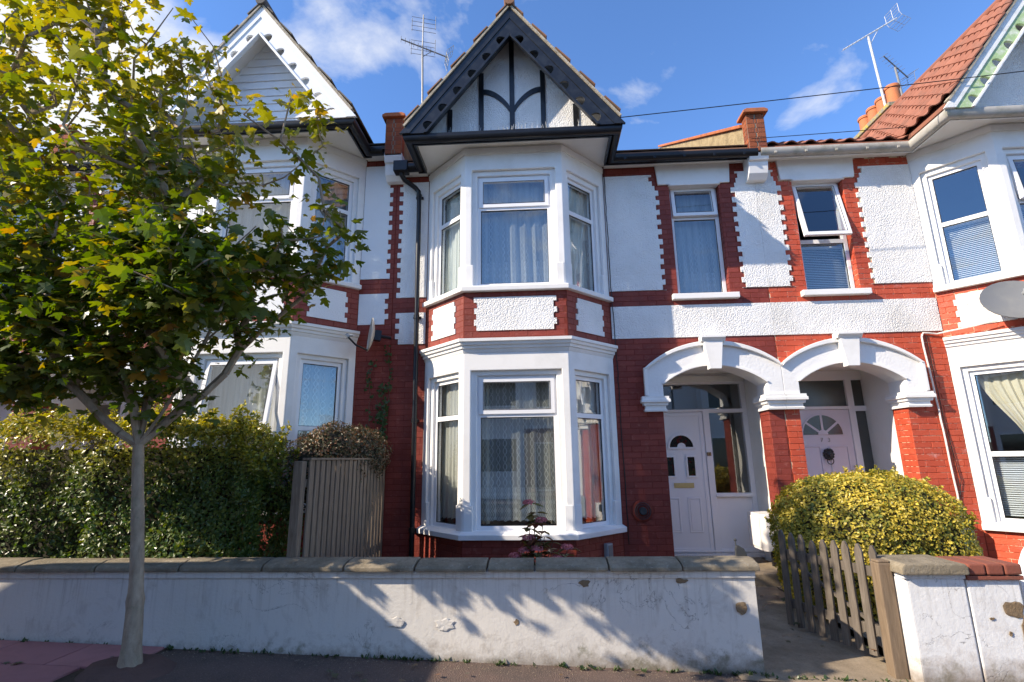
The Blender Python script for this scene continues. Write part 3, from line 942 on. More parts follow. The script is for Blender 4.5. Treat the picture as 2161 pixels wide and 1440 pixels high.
    MB().px([(-.06, 2.88), (-.18, 2.88), (-.19, 2.90), (-.215, 2.925), (-.215, 2.955), (-.06, 2.955)], 2.16, 2.475).build('keystone_cap', wh, h, H, bevel=.004)
    prof = [(0, 1.965), (.03, 1.965), (.035, 1.99), (.022, 2.0), (.022, 2.04), (.045, 2.045), (.05, 2.075), (.075, 2.085), (.075, 2.12), (.062, 2.13), (.062, 2.163), (0, 2.163)]
    MB().sweep([(1.405, .02), (1.405, -.045), (1.632, -.045), (1.632, .30)][::1], prof).build('impost', wh, h, H)
    MB().sweep([(3.0, .30), (3.0, -.045), (XR - .002, -.045)], prof).build('impost', wh, h, H)
    MB().box(1.41, 1.63, -.045, .0, 1.967, 2.163).box(3.002, XR - .002, -.045, .0, 1.967, 2.163).build('impost_core', wh, h, H)
    MB().box(1.45, 1.632, .301, .95, -.1, 2.62).box(3.055, XR - .0015, .301, .95, -.1, 2.62).box(3.002, 3.054, .301, .33, -.1, 2.2).box(1.632, 3.055, .301, .95, 2.60, 2.68) \
        .build('porch_lining', 'soffit_white', h, H)
    MB().box(1.0, 1.631, -.012, .30, -.5, .085).box(3.001, XR - .002, -.012, .30, -.5, .20).build('plinth', wh, h, H, bevel=.006)
    MB().box(1.633, 3.0, -.25, .82, -.5, .0).build('doorstep', 'concrete', h, H, bevel=.012)
    c['door'](h, H)
    # --- eaves of the door side
    gm = c['gutter']
    MB().box(BX + 1.33, XR - .001, -.17, -.001, 5.602, 5.63).build('soffit', 'soffit_white', h, H)
    MB().box(XL + .001, BX - 1.33, -.17, -.001, 5.602, 5.63).build('soffit', 'soffit_white', h, H)
    MB().box(BX - 1.33, BX + 1.33, -.855, -.001, 5.6315, 5.65).build('bay_soffit', 'soffit_white', h, H)
    tt = BX + 1.34; tl_ = BX - 1.34
    MB().sweep([(tl_ - .10, -.17), (tl_, -.17), (tl_, -.86), (tt, -.86), (tt, -.17), (XR - .02, -.17)], [(-.025, 5.565), (0, 5.565), (0, 5.74), (-.025, 5.74)]) \
        .build('fascia', c['fascia'], h, H)
    gp = [(.004 + .062 + .062 * math.cos(PI + t), 5.645 + .10 * math.sin(PI + t)) for t in [PI * i / 8 for i in range(9)]]
    gp += [(x * .88 + .008, z + .012) for x, z in gp[::-1]]
    MB().sweep([(tl_ - .30, -.17), (tl_, -.17), (tl_, -.86), (tt, -.86), (tt, -.17), (XR - .02, -.17)], gp).build('gutter', gm, h, H, smooth=True)
    for i in range(5):
        x = tt + .25 + i * .42
        MB().box(x, x + .03, -.297, -.16, 5.57, 5.60).build('gutter_bracket', gm, h, H)
    # --- main roof, ridge and chimney
    rp = .585
    R2 = MB().px([(-.22, 5.72), (4.6, 5.72 + rp * 4.82), (8.3, 5.72), (8.3, 5.665), (-.22, 5.665)], XL + .12, XR - .12).build('roof', c['tile'], h, H)
    ang = math.atan(rp)
    O = Vector(H((XL + .14 if s > 0 else XR - .14, -.21, 5.715)))
    tile_slope(R2, c['tile'], c['tilekind'], O, (1, 0, 0), (0, math.cos(ang), math.sin(ang)), (0, -math.sin(ang), math.cos(ang)), XR - XL - .28, 1.5, 0, 4)
    # --- gable over the bay
    ax, az = BX, 7.62 + c.get('gz', 0)
    foot = 1.43; zf = 5.78
    fy0 = -1.02
    sl = (az - zf) / foot
    G = MB().py([(ax, az - .04), (ax + foot - .03, zf), (ax + foot - .03, zf - .05), (ax + foot - .12, zf - .04), (ax, az - .19), (ax - foot + .12, zf - .04), (ax - foot + .03, zf - .05), (ax - foot + .03, zf)], fy0 + .05, 3.6).build('gable_roof', c['tile'], h, H)
    L = math.hypot(foot, az - zf)
    for sg in (-1, 1):
        D = Vector((-sg * s * foot / L, 0, (az - zf) / L)); N = Vector((sg * s * (az - zf) / L, 0, foot / L))
        eave = Vector(H((ax + sg * (foot - .02), fy0 - .03, zf + .02 * sl)))
        vis = c.get('visible_slope') == sg
        tile_slope(G, c['tile'], c['tilekind'], eave, (0, 1, 0), D, N, 3.4, L - .04, 300 if vis else 0, 5, .225 if c['tilekind'] == 'pan' else .27, .20 if c['tilekind'] == 'pan' else .25)
        ft = (ax + sg * (foot + .02), zf - .02 * sl)
        A = (ax, az)
        slope_board(A, ft, -.006, .024, fy0 - .022, fy0 + .06).build('verge', c['verge'], h, H)
        slope_board(A, ft, .025, .135, fy0, fy0 + .04, zcut=5.645).build('bargeboard', c['barge1'], h, H, bevel=.004)
        nts = [.53 + .325 * i for i in range(6)]
        slope_board(A, ft, .136, .285, fy0 + .012, fy0 + .045, notches=nts, nr=.068, zcut=5.645).build('scalloped_board', c['barge2'], h, H)
        slope_board(A, ft, .286, .318, fy0 - .006, fy0 + .055, zcut=5.645).build('barge_bead', c['barge3'], h, H, bevel=.006)
        # soffit of the overhang, behind the barge boards
        slope_board(A, ft, .10, .128, fy0 + .06, -.60, zcut=5.70).build('verge_soffit', c['barge1'] if c['style'] == 'black' else wh, h, H)
    MB().tube([H((ax, fy0 - .06, az + .03)), H((ax, 3.4, az + .03))], .075, 10).build('ridge_tile', c['tile'], h, smooth=True)
    # gable face
    gy = -.64
    tri = [(ax - 1.30, 5.655), (ax + 1.30, 5.655), (ax + 1.25, zf + .08), (ax, az - .17), (ax - 1.25, zf + .08)]
    MB().py(tri, gy, gy + .10).build('gable_panel', c['gablemat'], h, H)
    ztop = lambda x: az - .18 - abs(x - ax) * sl
    if c['style'] == 'black':
        for x in (-.89, -.44, 0, .44, .89):
            MB().box(ax + x - .035, ax + x + .035, gy - .018, gy - .001, 5.66, ztop(ax + x + (.035 if x > 0 else -.035))).build('timber', 'black_paint', h, H, bevel=.003)
        for sg in (-1, 1):
            o_, i_ = [], []
            for q in range(11):
                t = q / 10
                x = ax + sg * (.030 + .38 * t)
                z = 6.22 + .30 * math.sin(t * PI / 2) ** .8
                o_.append((x, z + .035)); i_.append((x, z - .045 - .02 * (1 - t)))
            MB().py(o_ + i_[::-1], gy - .017, gy - .001).build('curved_timber', 'black_paint', h, H)
        rnd = random.Random(4)
        sp = MB()
        for i in range(58):
            x = ax - 1.0 + i * .035 + rnd.uniform(-.01, .01)
            b = H((x, -.80 + rnd.uniform(-.03, .03), 5.745)); e = H((x + rnd.uniform(-.025, .025), -.80 + rnd.uniform(-.05, .02), 5.745 + rnd.uniform(.06, .13)))
            sp.tube([b, e], [.0035, .002], 4)
        sp.build('bird_spikes', 'steel', h, kind='stuff', label='clear bird spikes along the gable foot')
    elif c['style'] == 'white':
        z = 5.68
        while z < az - .3:
            hw = min(1.28, (az - .19 - z - .1) / sl)
            MB().add([(ax - hw, gy - .006, z + .125), (ax + hw, gy - .006, z + .125), (ax + hw, gy - .022, z + .004), (ax - hw, gy - .022, z + .004),
                      (ax - hw, gy, z + .125), (ax + hw, gy, z + .125), (ax + hw, gy, z + .004), (ax - hw, gy, z + .004)],
                     [(0, 1, 2, 3), (7, 6, 5, 4), (0, 4, 5, 1), (3, 2, 6, 7), (0, 3, 7, 4), (1, 5, 6, 2)]).build('cladding_board', 'boards_white', h, H)
            z += .13
    # party parapet on the bay side, with its corbel
    bk.emit(brick_mesh('brick_' + red, red), red, wall, c.get('cap', 300))
    return h, H, K

def parapet(x, dz, dzr, label, corbel_w=.27):
    """brick party-wall parapet with tile coping, brick end pier and white corbel"""
    t = thing('party_wall_parapet', label, 'parapet', (x, -.2, 5.25 + dz), 'parapets between the houses')
    rp = .592
    w = .125
    MB().px([(-.11, 5.6 + dz), (-.11, 6.10 + dz), (4.6, 6.10 + dz + rp * 4.71), (4.6, 5.6 + dz)], x - w, x + w).build('parapet_wall', 'yellow_stock', t)
    n_ = 12
    for i in range(n_):
        y0 = -.12 + i * .38; y1 = y0 + .375
        z0 = 6.105 + dz + rp * (y0 + .12); z1 = z0 + rp * .375
        MB().add([(x + q * (w + .045), y, z + k) for q in (-1, 1) for y, z in ((y0, z0), (y1, z1)) for k in (.002, .055)],
                 [(0, 1, 3, 2), (4, 6, 7, 5), (0, 4, 5, 1), (2, 3, 7, 6), (0, 2, 6, 4), (1, 5, 7, 3)]).build('coping_tile', 'terracotta', t, bevel=.008)
    MB().box(x - w, x + w, -.27, -.112, 5.6 + dz, 6.215 + dz).build('pier_core', 'raw_mortar', t)
    bk = Bricks(); b0 = Bricks()
    for k in range(8):
        z = 5.62 + dz + k * .0745 + .035
        lay = [(-w, -.012), (.002, w)] if k % 2 else [(-w, -w + .10), (-w + .105, w - .105), (w - .10, w)]
        for p, q in lay:
            bk.items.append((lambda p_: (x + p_[0], -.275 + p_[1], p_[2]), (p + q) / 2, z, q - p - .008, 0))
        for sg in (-1, 1):
            lay2 = [(-.27, -.12)] if k % 2 else [(-.27, -.20), (-.195, -.12)]
            for p, q in lay2:
                bk.items.append(((lambda sg: (lambda p_: (x + sg * (w + .004 - p_[1]), p_[0], p_[2])))(sg), (p + q) / 2, z, q - p - .008, 0))
    bk.emit(brick_mesh('parapet_brick', 'raw_brick'), 'raw_brick', t)
    MB().py([(x - w - .05, 6.22 + dz), (x + w + .05, 6.22 + dz), (x + w + .05, 6.26 + dz), (x + w, 6.285 + dz), (x - w, 6.285 + dz), (x - w - .05, 6.26 + dz)], -.33, -.06).build('pier_cap', 'terracotta', t, bevel=.008)
    cw = corbel_w / 2
    MB().px([(-.0, 5.26 + dz), (-.10, 5.26 + dz), (-.17, 5.33 + dz), (-.20, 5.46 + dz), (-.20, 5.50 + dz), (-.24, 5.505 + dz), (-.27, 5.59 + dz), (-.27, 5.628 + dz), (0, 5.628 + dz)], x - cw, x + cw) \
        .build('corbel', 'white_paint', t, bevel=.006)
    return t
# ---------------------------------------------------------------- doors
def half_ring(cx, cz, r0, r1, n=14):
    o = [(cx + r1 * math.cos(PI * i / n), cz + r1 * math.sin(PI * i / n)) for i in range(n + 1)]
    i_ = [(cx + r0 * math.cos(PI * i / n), cz + r0 * math.sin(PI * i / n)) for i in range(n + 1)]
    return o + i_[::-1]

def raised(parent, x0, x1, z0, z1, y, mat, H, name='door_panel'):
    ring(MB(), x0, x1, z0, z1, .022, y - .010, y + .002).build(name, mat, parent, H, bevel=.006)

def door_pvc(h, H, plaque=True):
    Y = .85
    # frame: posts, head beam, transom, sill
    fr = MB().grid(1.634, 3.053, .0, 2.599, [(1.70, 2.40, .045, 2.03), (2.49, 2.985, .86, 2.01), (1.70, 2.985, 2.065, 2.44), (2.49, 2.985, .10, .80)], Y, Y + .09) \
        .build('door_frame', 'door_white', h, H, bevel=.004)
    MB().box(2.485, 2.99, Y + .03, Y + .05, .095, .805).build('frame_panel', 'door_white', fr, H)
    MB().box(1.64, 3.05, Y - .05, Y - .001, .0, .05).build('threshold', 'door_white', fr, H, bevel=.006)
    MB().box(1.64, 3.05, Y - .03, Y - .001, .062, .09).build('sill_bar', 'door_white', fr, H, bevel=.004)
    MB().box(2.48, 2.995, Y - .02, Y - .001, .81, .845).build('sill_bar', 'door_white', fr, H, bevel=.005)
    MB().box(2.485, 2.99, Y + .03, Y + .04, .855, 2.015).build('pane', 'glass', fr, H)
    MB().box(1.695, 2.99, Y + .03, Y + .04, 2.06, 2.445).build('pane', 'glass', fr, H)
    MB().box(1.64, 3.05, Y - .035, Y - .001, 2.47, 2.56).build('head_beam', 'soffit_white', fr, H, bevel=.005)
    # leaf
    d = MB().box(1.703, 2.397, Y + .018, Y + .06, .05, 2.027).build('door', 'door_white', h, H, bevel=.003)
    ring(MB(), 1.72, 2.38, .07, 2.01, .045, Y + .008, Y + .017).build('leaf_frame', 'door_white', d, H, bevel=.004)
    cx, cz = 2.05, 1.515
    MB().py(half_ring(cx, cz, .001, .17), Y + .010, Y + .0175).build('fan_glass', 'stain_glass', d, H)
    MB().py(half_ring(cx, cz, .17, .20), Y - .006, Y + .0165).build('fan_surround', 'door_white', d, H, bevel=.005)
    MB().box(cx - .20, cx + .20, Y - .006, Y + .0165, cz - .03, cz).build('fan_surround', 'door_white', d, H, bevel=.005)
    MB().py(half_ring(cx, cz, .001, .062), Y - .002, Y + .009).build('fan_boss', 'door_white', d, H, bevel=.006)
    for x in (1.87, 2.17):
        ring(MB(), x - .075, x + .075, 1.08, 1.395, .025, Y - .006, Y + .0165).build('light_surround', 'door_white', d, H, bevel=.006)
        MB().box(x - .052, x + .052, Y + .009, Y + .017, 1.103, 1.372).build('door_light', 'stain_glass', d, H)
        raised(d, x - .095, x + .095, .32, .80, Y + .016, 'door_white', H)
        MB().box(x - .065, x + .065, Y + .010, Y + .0175, .35, .77).build('panel_field', 'door_white', d, H, bevel=.006)
    MB().box(1.90, 2.185, Y + .004, Y + .0175, .935, 1.005).build('letter_plate', 'brass', d, H, bevel=.004)
    MB().box(1.92, 2.165, Y - .001, Y + .0035, .95, .99).build('letter_flap', 'brass', d, H, bevel=.003)
    if not plaque: return
    pl = MB().box(2.405, 2.465, Y - .012, Y - .001, 1.385, 1.435).build('number_plaque', 'plaque', h, H, label='small brown plaque reading 71')
    text_mesh('numerals', '71', .052, 'brass', pl, lambda p: H((2.435 + p[0], Y - .0135 + p[1], 1.41 + p[2])), .001)

def door_wood(h, H):
    # built in mirrored coordinates: x runs from the party wall side; H flips it
    Y = .85; g = lambda X: 6.4 - X           # world x of this house -> local x
    x = lambda a_, b_: (g(b_), g(a_))
    L = lambda a_, b_, c_, d_, y0, y1: (MB().box(g(b_), g(a_), y0, y1, c_, d_))
    holes = [x(3.86, 4.515) + (.045, 2.03), x(4.605, 4.855) + (.25, 2.0), x(3.50, 4.515) + (2.075, 2.46), x(4.605, 4.855) + (2.075, 2.46)]
    holes[0] = (g(4.515), g(3.56), .045, 2.03)
    holes[2] = (g(4.515), g(3.56), 2.075, 2.46)
    fr = MB().grid(1.634, 3.053, .0, 2.599, holes, Y, Y + .09).build('door_frame', 'door_white', h, H, bevel=.004)
    for q in (1, 2, 3):
        a_, b_, c_, d_ = holes[q]
        MB().box(a_ - .005, b_ + .005, Y + .04, Y + .05, c_ - .005, d_ + .005).build('pane', 'obscure_glass', fr, H)
    d = L(3.562, 4.513, .05, 2.027, Y + .02, Y + .06).build('door', 'door_lilac', h, H, bevel=.003)
    cx, cz = g(4.10), 1.665
    MB().py(half_ring(cx, cz, .001, .285, 18), Y + .010, Y + .0195).build('fan_glass', 'obscure_glass', d, H)
    MB().py(half_ring(cx, cz, .283, .30, 18), Y + .004, Y + .0195).build('fan_rim', 'door_lilac', d, H)
    for an in (38, 90, 142):
        t = math.radians(an); ca, sa = math.cos(t), math.sin(t); w = .016
        MB().py([(cx + .06 * ca - w * sa, cz + .06 * sa + w * ca), (cx + .06 * ca + w * sa, cz + .06 * sa - w * ca),
                 (cx + .285 * ca + w * sa, cz + .285 * sa - w * ca), (cx + .285 * ca - w * sa, cz + .285 * sa + w * ca)], Y + .004, Y + .0095).build('fan_bar', 'door_lilac', d, H, bevel=.003)
    MB().py(half_ring(cx, cz, .001, .07), Y + .002, Y + .0095).build('fan_boss', 'door_lilac', d, H, bevel=.004)
    for x0_, x1_ in ((3.70, 4.045), (4.16, 4.43)):
        a_, b_ = g(x1_), g(x0_)
        ring(MB(), a_, b_, .85, 1.50, .016, Y + .010, Y + .0195).build('door_panel', 'door_lilac', d, H, bevel=.004)
        ring(MB(), a_, b_, .16, .74, .016, Y + .010, Y + .0195).build('door_panel', 'door_lilac', d, H, bevel=.004)
    for ch, X in (('7', 4.075), ('3', 4.175)):
        text_mesh('numeral', ch, .085, 'numeral', d, (lambda X: (lambda p: (X + p[0], Y + .016 + p[1], 1.585 + p[2])))(X), .002)
    # lion-mask knocker: a lumpy head with mane and a ring in its jaws
    kn = MB()
    kx, kz = 4.135, 1.385
    rnd = random.Random(2)
    kn.lathe([(.001, -.045), (.03, -.042), (.045, -.03), (.052, -.012), (.062, .0), (.066, .015), (.05, .02)], (kx, Y + .005, kz), 14, 'y')
    for i in range(11):
        t = 2 * PI * i / 11
        px_, pz_ = kx + .058 * math.cos(t), kz + .066 * math.sin(t)
        kn.lathe([(.001, -.028), (.016, -.022), (.022, -.008), (.018, .012)], (px_, Y + .004, pz_), 8, 'y')
    kn.lathe([(.001, -.03), (.013, -.025), (.02, -.005), (.018, .01)], (kx, Y - .025, kz - .03), 8, 'y')
    for sg in (-1, 1): kn.lathe([(.001, -.02), (.010, -.016), (.014, 0), (.012, .012)], (kx + sg * .042, Y - .005, kz + .058), 8, 'y')
    k = kn.build('door_knocker', 'iron', d, None, smooth=True, label='black iron animal-head door knocker with ring')
    MB().tube([(kx + .045 * math.cos(t), Y - .02, kz - .095 + .045 * math.sin(t)) for t in [2 * PI * i / 18 for i in range(19)]], .006, 8).build('knocker_ring', 'iron', d, smooth=True)
    MB().tube([(4.475, Y + .012, 1.02), (4.475, Y - .03, 1.05), (4.475, Y - .03, 1.19), (4.475, Y + .012, 1.22)], .008, 8).build('pull_handle', 'brass', d, smooth=True)

# ---------------------------------------------------------------- the street's houses
W71 = {(0, 'F'): dict(transom=1.915), (1, 'F'): dict(transom=4.735), 'landing': dict(transom=4.80, tilt=.10)}
W73 = {(0, 'F'): dict(transom=1.42, case=None), (0, 'L'): dict(transom=1.42), (0, 'R'): dict(transom=1.36), (1, 'F'): dict(transom=4.55, tilt=.10),
       (1, 'R'): dict(transom=4.46), 'landing': dict(transom=4.36, tilt=.20)}
W69 = {(0, 'F'): dict(transom=1.50, tilt=.17), (0, 'L'): dict(transom=1.50), (0, 'R'): dict(transom=1.5)}
GRP = 'terraced houses of the row'
h71 = build_house(dict(a=0, s=1, dz=0, group=GRP, label='centre terraced house with black and white timbered gable over its bay',
    joint=.0018, red='red_71', mortar='mortar_71', roughcast='roughcast_71', white='white_paint', win=W71, door=door_pvc, gutter='black_plastic', fascia='black_paint',
    tile='tile_brown', tilekind='flat', style='black', verge='verge_mortar', barge1='black_paint', barge2='black_paint', barge3='black_paint', gablemat='roughcast_71'))
h73 = build_house(dict(a=6.4, s=-1, dz=0, group=GRP, label='right-hand terraced house with bright red brick, red tiled roof and green gable boards',
    red='red_73', mortar='mortar_73', roughcast='roughcast_73', white='white_paint', win=W73, door=door_wood, gutter='pale_gutter', fascia='flaky_white',
    tile='tile_red', tilekind='pan', style='plain', verge='verge_mortar', barge1='flaky_white', barge2='green_paint', barge3='flaky_white', gablemat='roughcast_73', visible_slope=1))
h69 = build_house(dict(a=-4.22, s=-1, dz=.30, group=GRP, label='left-hand terraced house with white boarded gable, partly behind the street tree',
    joint=.002, red='red_69', mortar='mortar_69', roughcast='roughcast_69', white='white_paint', win=W69, door=lambda h, H: door_pvc(h, H, False), gutter='black_plastic', fascia='black_paint',
    tile='tile_slate', tilekind='flat', style='white', verge='verge_mortar', barge1='boards_white', barge2='boards_white', barge3='boards_white', gablemat='boards_white', gz=-.03, cap=300))
h67 = build_house(dict(a=-10.62, s=1, dz=.30, group=GRP, label='farthest left terraced house, glimpsed through the leaves of the street tree',
    joint=.002, red='red_69', mortar='mortar_69', roughcast='roughcast_69', white='white_paint', win={}, door=lambda h, H: door_pvc(h, H, False), gutter='black_plastic', fascia='black_paint',
    tile='tile_slate', tilekind='flat', style='plain', verge='verge_mortar', barge1='boards_white', barge2='boards_white', barge3='boards_white', gablemat='roughcast_69', cap=60))
parapet(-2.115, .22, 0, 'red brick parapet end with tile cap beside the black gable gutter')
parapet(3.2, 0, 0, 'orange brick parapet with sloping terracotta coping above the paired doors')
parapet(-7.42, .30, 0, 'brick parapet between the two left houses, hidden behind the tree')

# cloth and blinds at the windows
def dress(k, fl):
    fx, ln = FAC[k]
    return ln
K71 = h71[2]; K73 = h73[2]; K69 = h69[2]; H71 = h71[1]; H73 = h73[1]; H69 = h69[1]
lnF, lnS = FAC['F'][1], FAC['L'][1]
drape('net_curtain', K71('F'), .17, 1.17, .63, 2.38, .20, 5, .016, 'net_lower', 'lace net curtain in the centre pane of the lower middle bay', None, .02, 1)
drape('net_curtain', K71('L'), .17, .74, .63, 2.38, .20, 6, .015, 'net_side', 'sunlit net curtain in the left side light of the lower middle bay', None, .02, 2)
drape('net_curtain', K71('R'), .17, .74, .63, 2.38, .20, 6, .015, 'net_side', 'net curtain in the right side light of the lower middle bay', None, .02, 3)
drape('net_curtain', K71('F'), .17, 1.17, 3.66, 5.18, .20, 7, .022, 'net_upper', 'lace net curtain in the centre pane of the upper middle bay', None, 0, 4)
drape('net_curtain', K71('L'), .17, .74, 3.66, 5.18, .20, 7, .022, 'drape_white', 'pale curtain in the left side light of the upper middle bay', None, 0, 5)
drape('net_curtain', K71('R'), .17, .74, 3.66, 5.18, .20, 7, .022, 'drape_white', 'pale curtain in the right side light of the upper middle bay', None, 0, 6)
drape('net_curtain', H71, 1.98, 2.66, 3.64, 5.24, .24, 6, .014, 'net_upper', 'net curtain in the small window above the pale pvc door', None, 0, 7)
drape('heavy_curtain', K71('F'), .16, .30, .60, 2.38, .27, 3, .03, 'drape_cream', 'cream curtain drawn to the left behind the lower middle bay glass', None, 0, 8)
drape('heavy_curtain', K71('F'), 1.05, 1.18, .60, 2.38, .27, 3, .03, 'drape_cream', 'cream curtain drawn to the right behind the lower middle bay glass', None, 0, 9)
slat_blind(K73('R'), .18, .73, 3.65, 4.42, .19, 'white slatted blind in the upper left side light of the right-hand bay')
slat_blind(K73('F'), .19, 1.15, 3.65, 4.50, .19, 'white slatted blind in the upper front window of the right-hand bay')
slat_blind(H73, 1.99, 2.65, 3.66, 4.30, .22, 'white slatted blind in the small window above the lilac door')
slat_blind(K73('R'), .18, .73, .62, 1.32, .19, 'grey slatted blind in the lower left side light of the right-hand bay')
slat_blind(K73('F'), .19, 1.15, .62, 1.36, .19, 'white slatted blind in the lower front window of the right-hand bay')
drape('tied_curtain', K73('R'), .18, .73, 1.44, 2.40, .22, 5, .03, 'drape_cream', 'cream curtain tied back in the lower left light of the right-hand bay', None, 0, 12, (1.44, 0.0, .6))
drape('net_curtain', K69('F'), .17, 1.17, .63, 2.38, .24, 6, .02, 'net_side', 'faint net curtain in the open front window of the left-hand bay', None, 0, 13)
drape('net_curtain', K69('L'), .17, .74, .63, 2.38, .26, 6, .02, 'net_lower', 'net curtain in the right side light of the left-hand bay', None, 0, 14)
drape('net_curtain', K69('L'), .17, .74, 3.66, 5.18, .22, 6, .02, 'net_upper', 'net curtain in the upper right side light of the left-hand bay', None, 0, 15)
drape('net_curtain', K69('F'), .17, 1.17, 3.66, 5.18, .22, 6, .02, 'net_upper', 'net curtain in the upper front window of the left-hand bay', None, 0, 16)
# ---------------------------------------------------------------- things fixed to the houses
def fixed(mb, name, mat, label, cat, group=None, **k):
    return tag(mb.build(name, mat, None, None, **k), label, cat, group)

# rainwater pipe of the centre house
dp = thing('downpipe', 'black rainwater downpipe left of the middle bay', 'drainpipe', (-1.70, -.08, -.2))
MB().tube([(-1.98, -.23, 5.56), (-1.98, -.23, 5.50), (-1.95, -.18, 5.45), (-1.80, -.10, 5.36), (-1.755, -.085, 5.30), (-1.745, -.085, 5.2)], .036, 12).build('swan_neck', 'black_plastic', dp, smooth=True)
MB().tube([(-1.745, -.085, 5.24), (-1.72, -.085, 2.4), (-1.70, -.085, -.2)], .034, 12).build('pipe', 'black_plastic', dp, smooth=True)
for z in (5.22, 3.35, 1.9, .5):
    MB().tube([(-1.745 + (5.2 - z) * .0083, -.085, z - .03), (-1.745 + (5.2 - z) * .0083, -.085, z + .03)], .042, 12).build('collar', 'black_plastic', dp)
    MB().box(-1.80 + (5.2 - z) * .0083, -1.69 + (5.2 - z) * .0083, -.055, -.016, z - .015, z + .015).build('bracket', 'black_plastic', dp)
MB().box(-2.09, -1.88, -.32, -.16, 5.535, 5.70).build('hopper', 'black_plastic', dp, bevel=.01)

def cable(name, pts, r, mat, label, cat='cable', wob=0):
    rnd = random.Random(len(label))
    P = [Vector(p) for p in pts]; out = []
    for a_, b_ in zip(P[:-1], P[1:]):
        n_ = max(2, int((b_ - a_).length / .12))
        for i in range(n_): out.append(a_.lerp(b_, i / n_) + Vector((rnd.uniform(-wob, wob), 0, rnd.uniform(-wob, wob))))
    out.append(P[-1])
    return fixed(MB().tube(out, r, 6), name, mat, label, cat, smooth=True)
def span(a_, b_, sag, n=24):
    a_, b_ = Vector(a_), Vector(b_)
    return [a_.lerp(b_, i / n) - Vector((0, 0, sag * 4 * (i / n) * (1 - i / n))) for i in range(n + 1)]
cable('wall_cable', [(1.02, -.02, 5.58), (1.03, -.022, 3.6), (1.05, -.016, 2.9), (1.06, -.008, 1.6), (1.07, -.008, .3)], .006, 'cable_black', 'thin black cable down the wall right of the middle bay', wob=.006)
fixed(MB().tube(span((1.12, -1.0, 5.74), (14, -1.2, 6.70), .05), .006, 5), 'overhead_wire', 'cable_black', 'upper overhead wire running right from the black gable', 'wire')
fixed(MB().tube(span((3.10, -.30, 5.80), (13, -.4, 6.20), .04), .005, 5), 'overhead_wire', 'cable_black', 'lower overhead wire above the pale gutter', 'wire')
cable('dish_cable', [(5.72, -.47, 2.99), (5.55, -.32, 2.96), (5.30, -.03, 2.93), (5.13, -.02, 2.95), (5.10, -.02, 2.90), (5.13, -.02, 2.2), (5.15, -.02, 1.4), (5.16, -.02, .75), (5.22, -.02, .55)], .011, 'cable_white', 'white cable from the right-hand dish down the red wall', wob=.004)
cable('wall_cable', [(5.16, -.015, 2.93), (5.17, -.015, 2.3), (5.19, -.015, 1.6), (5.24, -.015, 1.05), (5.18, -.015, .8)], .005, 'cable_black', 'thin dark cable beside the white one on the red wall', wob=.006)

# satellite dishes
def dish(c, n, r, label, mat, arm=.42, sx=1.0):
    n = Vector(n).normalized(); t = thing('satellite_dish', label, 'satellite dish', c, 'satellite dishes')
    rot = n.to_track_quat('Z', 'Y').to_matrix()
    C = Vector(c)
    xf = lambda p: C + rot @ Vector(p)
    mb = MB(); prof = [(r * i / 8, .22 * r * (i / 8) ** 2) for i in range(9)]
    v, f = [], []
    for side, off in ((0, 0), (1, -.012)):
        for q, hh in prof:
            for j in range(28): v.append((q * math.cos(2 * PI * j / 28) * sx, q * math.sin(2 * PI * j / 28), hh + off))
    for side in range(2):
        for i in range(8):
            for j in range(28):
                a_ = side * 252 + i * 28 + j; b_ = side * 252 + i * 28 + (j + 1) % 28
                f.append((a_, b_, b_ + 28, a_ + 28))
    for j in range(28): f.append((224 + j, 224 + (j + 1) % 28, 476 + (j + 1) % 28, 476 + j))
    MB().add(v, f).build('reflector', mat, t, xf, smooth=True)
    MB().tube([(0, -r * .95, .16 * r), (0, -r * .75, arm * .6), (0, -r * .30, arm)], .013, 8).build('arm', 'black_plastic', t, xf, smooth=True)
    MB().tube([(0, -r * .36, arm - .02), (0, -r * .22, arm + .02)], .032, 10).tube([(0, -r * .30, arm), (0, -r * .2, arm - .07)], .02, 8).build('feed_horn', 'grey_plastic', t, xf, smooth=True)
    MB().box(-.05, .05, -.07, .07, -.10, -.013).tube([(0, 0, -.1), (0, 0, -.24)], .022, 8).build('bracket', 'black_plastic', t, xf)
    return t
dish((-2.28, -.26, 3.06), (-.93, -.42, .10), .235, 'grey satellite dish edge-on above the brown bush', 'dish_beige', .34)
dish((5.80, -.66, 3.16), (-.30, -.88, .46), .30, 'grey satellite dish on the bay of the right-hand house', 'dish_grey', .30, 1.15)

# ivy creeping up the party line
def ivy():
    t = thing('ivy', 'thin dark ivy strands climbing the red wall above the fence', 'ivy', (-2.25, -.02, 1.2))
    rnd = random.Random(9); st = MB(); lf = MB()
    for x0, z0, z1 in ((-2.35, 1.3, 2.7), (-2.26, 1.3, 2.45), (-2.20, 1.3, 2.9), (-2.14, 1.4, 2.4), (-2.32, 1.3, 2.2)):
        x = x0; z = z0; path = []
        while z < z1:
            path.append((x, -.02, z)); x += rnd.uniform(-.02, .022); z += .05
            for _ in range(3 if rnd.random() < .7 else 0):
                s_ = rnd.uniform(.016, .034); cx, cz = x + rnd.uniform(-.045, .045), z + rnd.uniform(-.03, .03); y = -.022 - rnd.uniform(0, .03)
                an = rnd.uniform(0, 6.28); tl = rnd.uniform(-.5, .5)
                pts = [(math.cos(an + q) * s_ * k, math.sin(an + q) * s_ * k) for q, k in ((0, 1), (1.1, .6), (2.1, .95), (3.14, .4), (-2.1, .95), (-1.1, .6))]
                lf.add([(cx + a_, y + tl * b_, cz + b_) for a_, b_ in pts], [(0, 1, 2, 3, 4, 5)])
        st.tube(path, .004, 5)
    st.build('stems', 'twig', t, kind='stuff'); lf.build('leaves', 'ivy_leaf', t, normals=False, kind='stuff')
ivy()

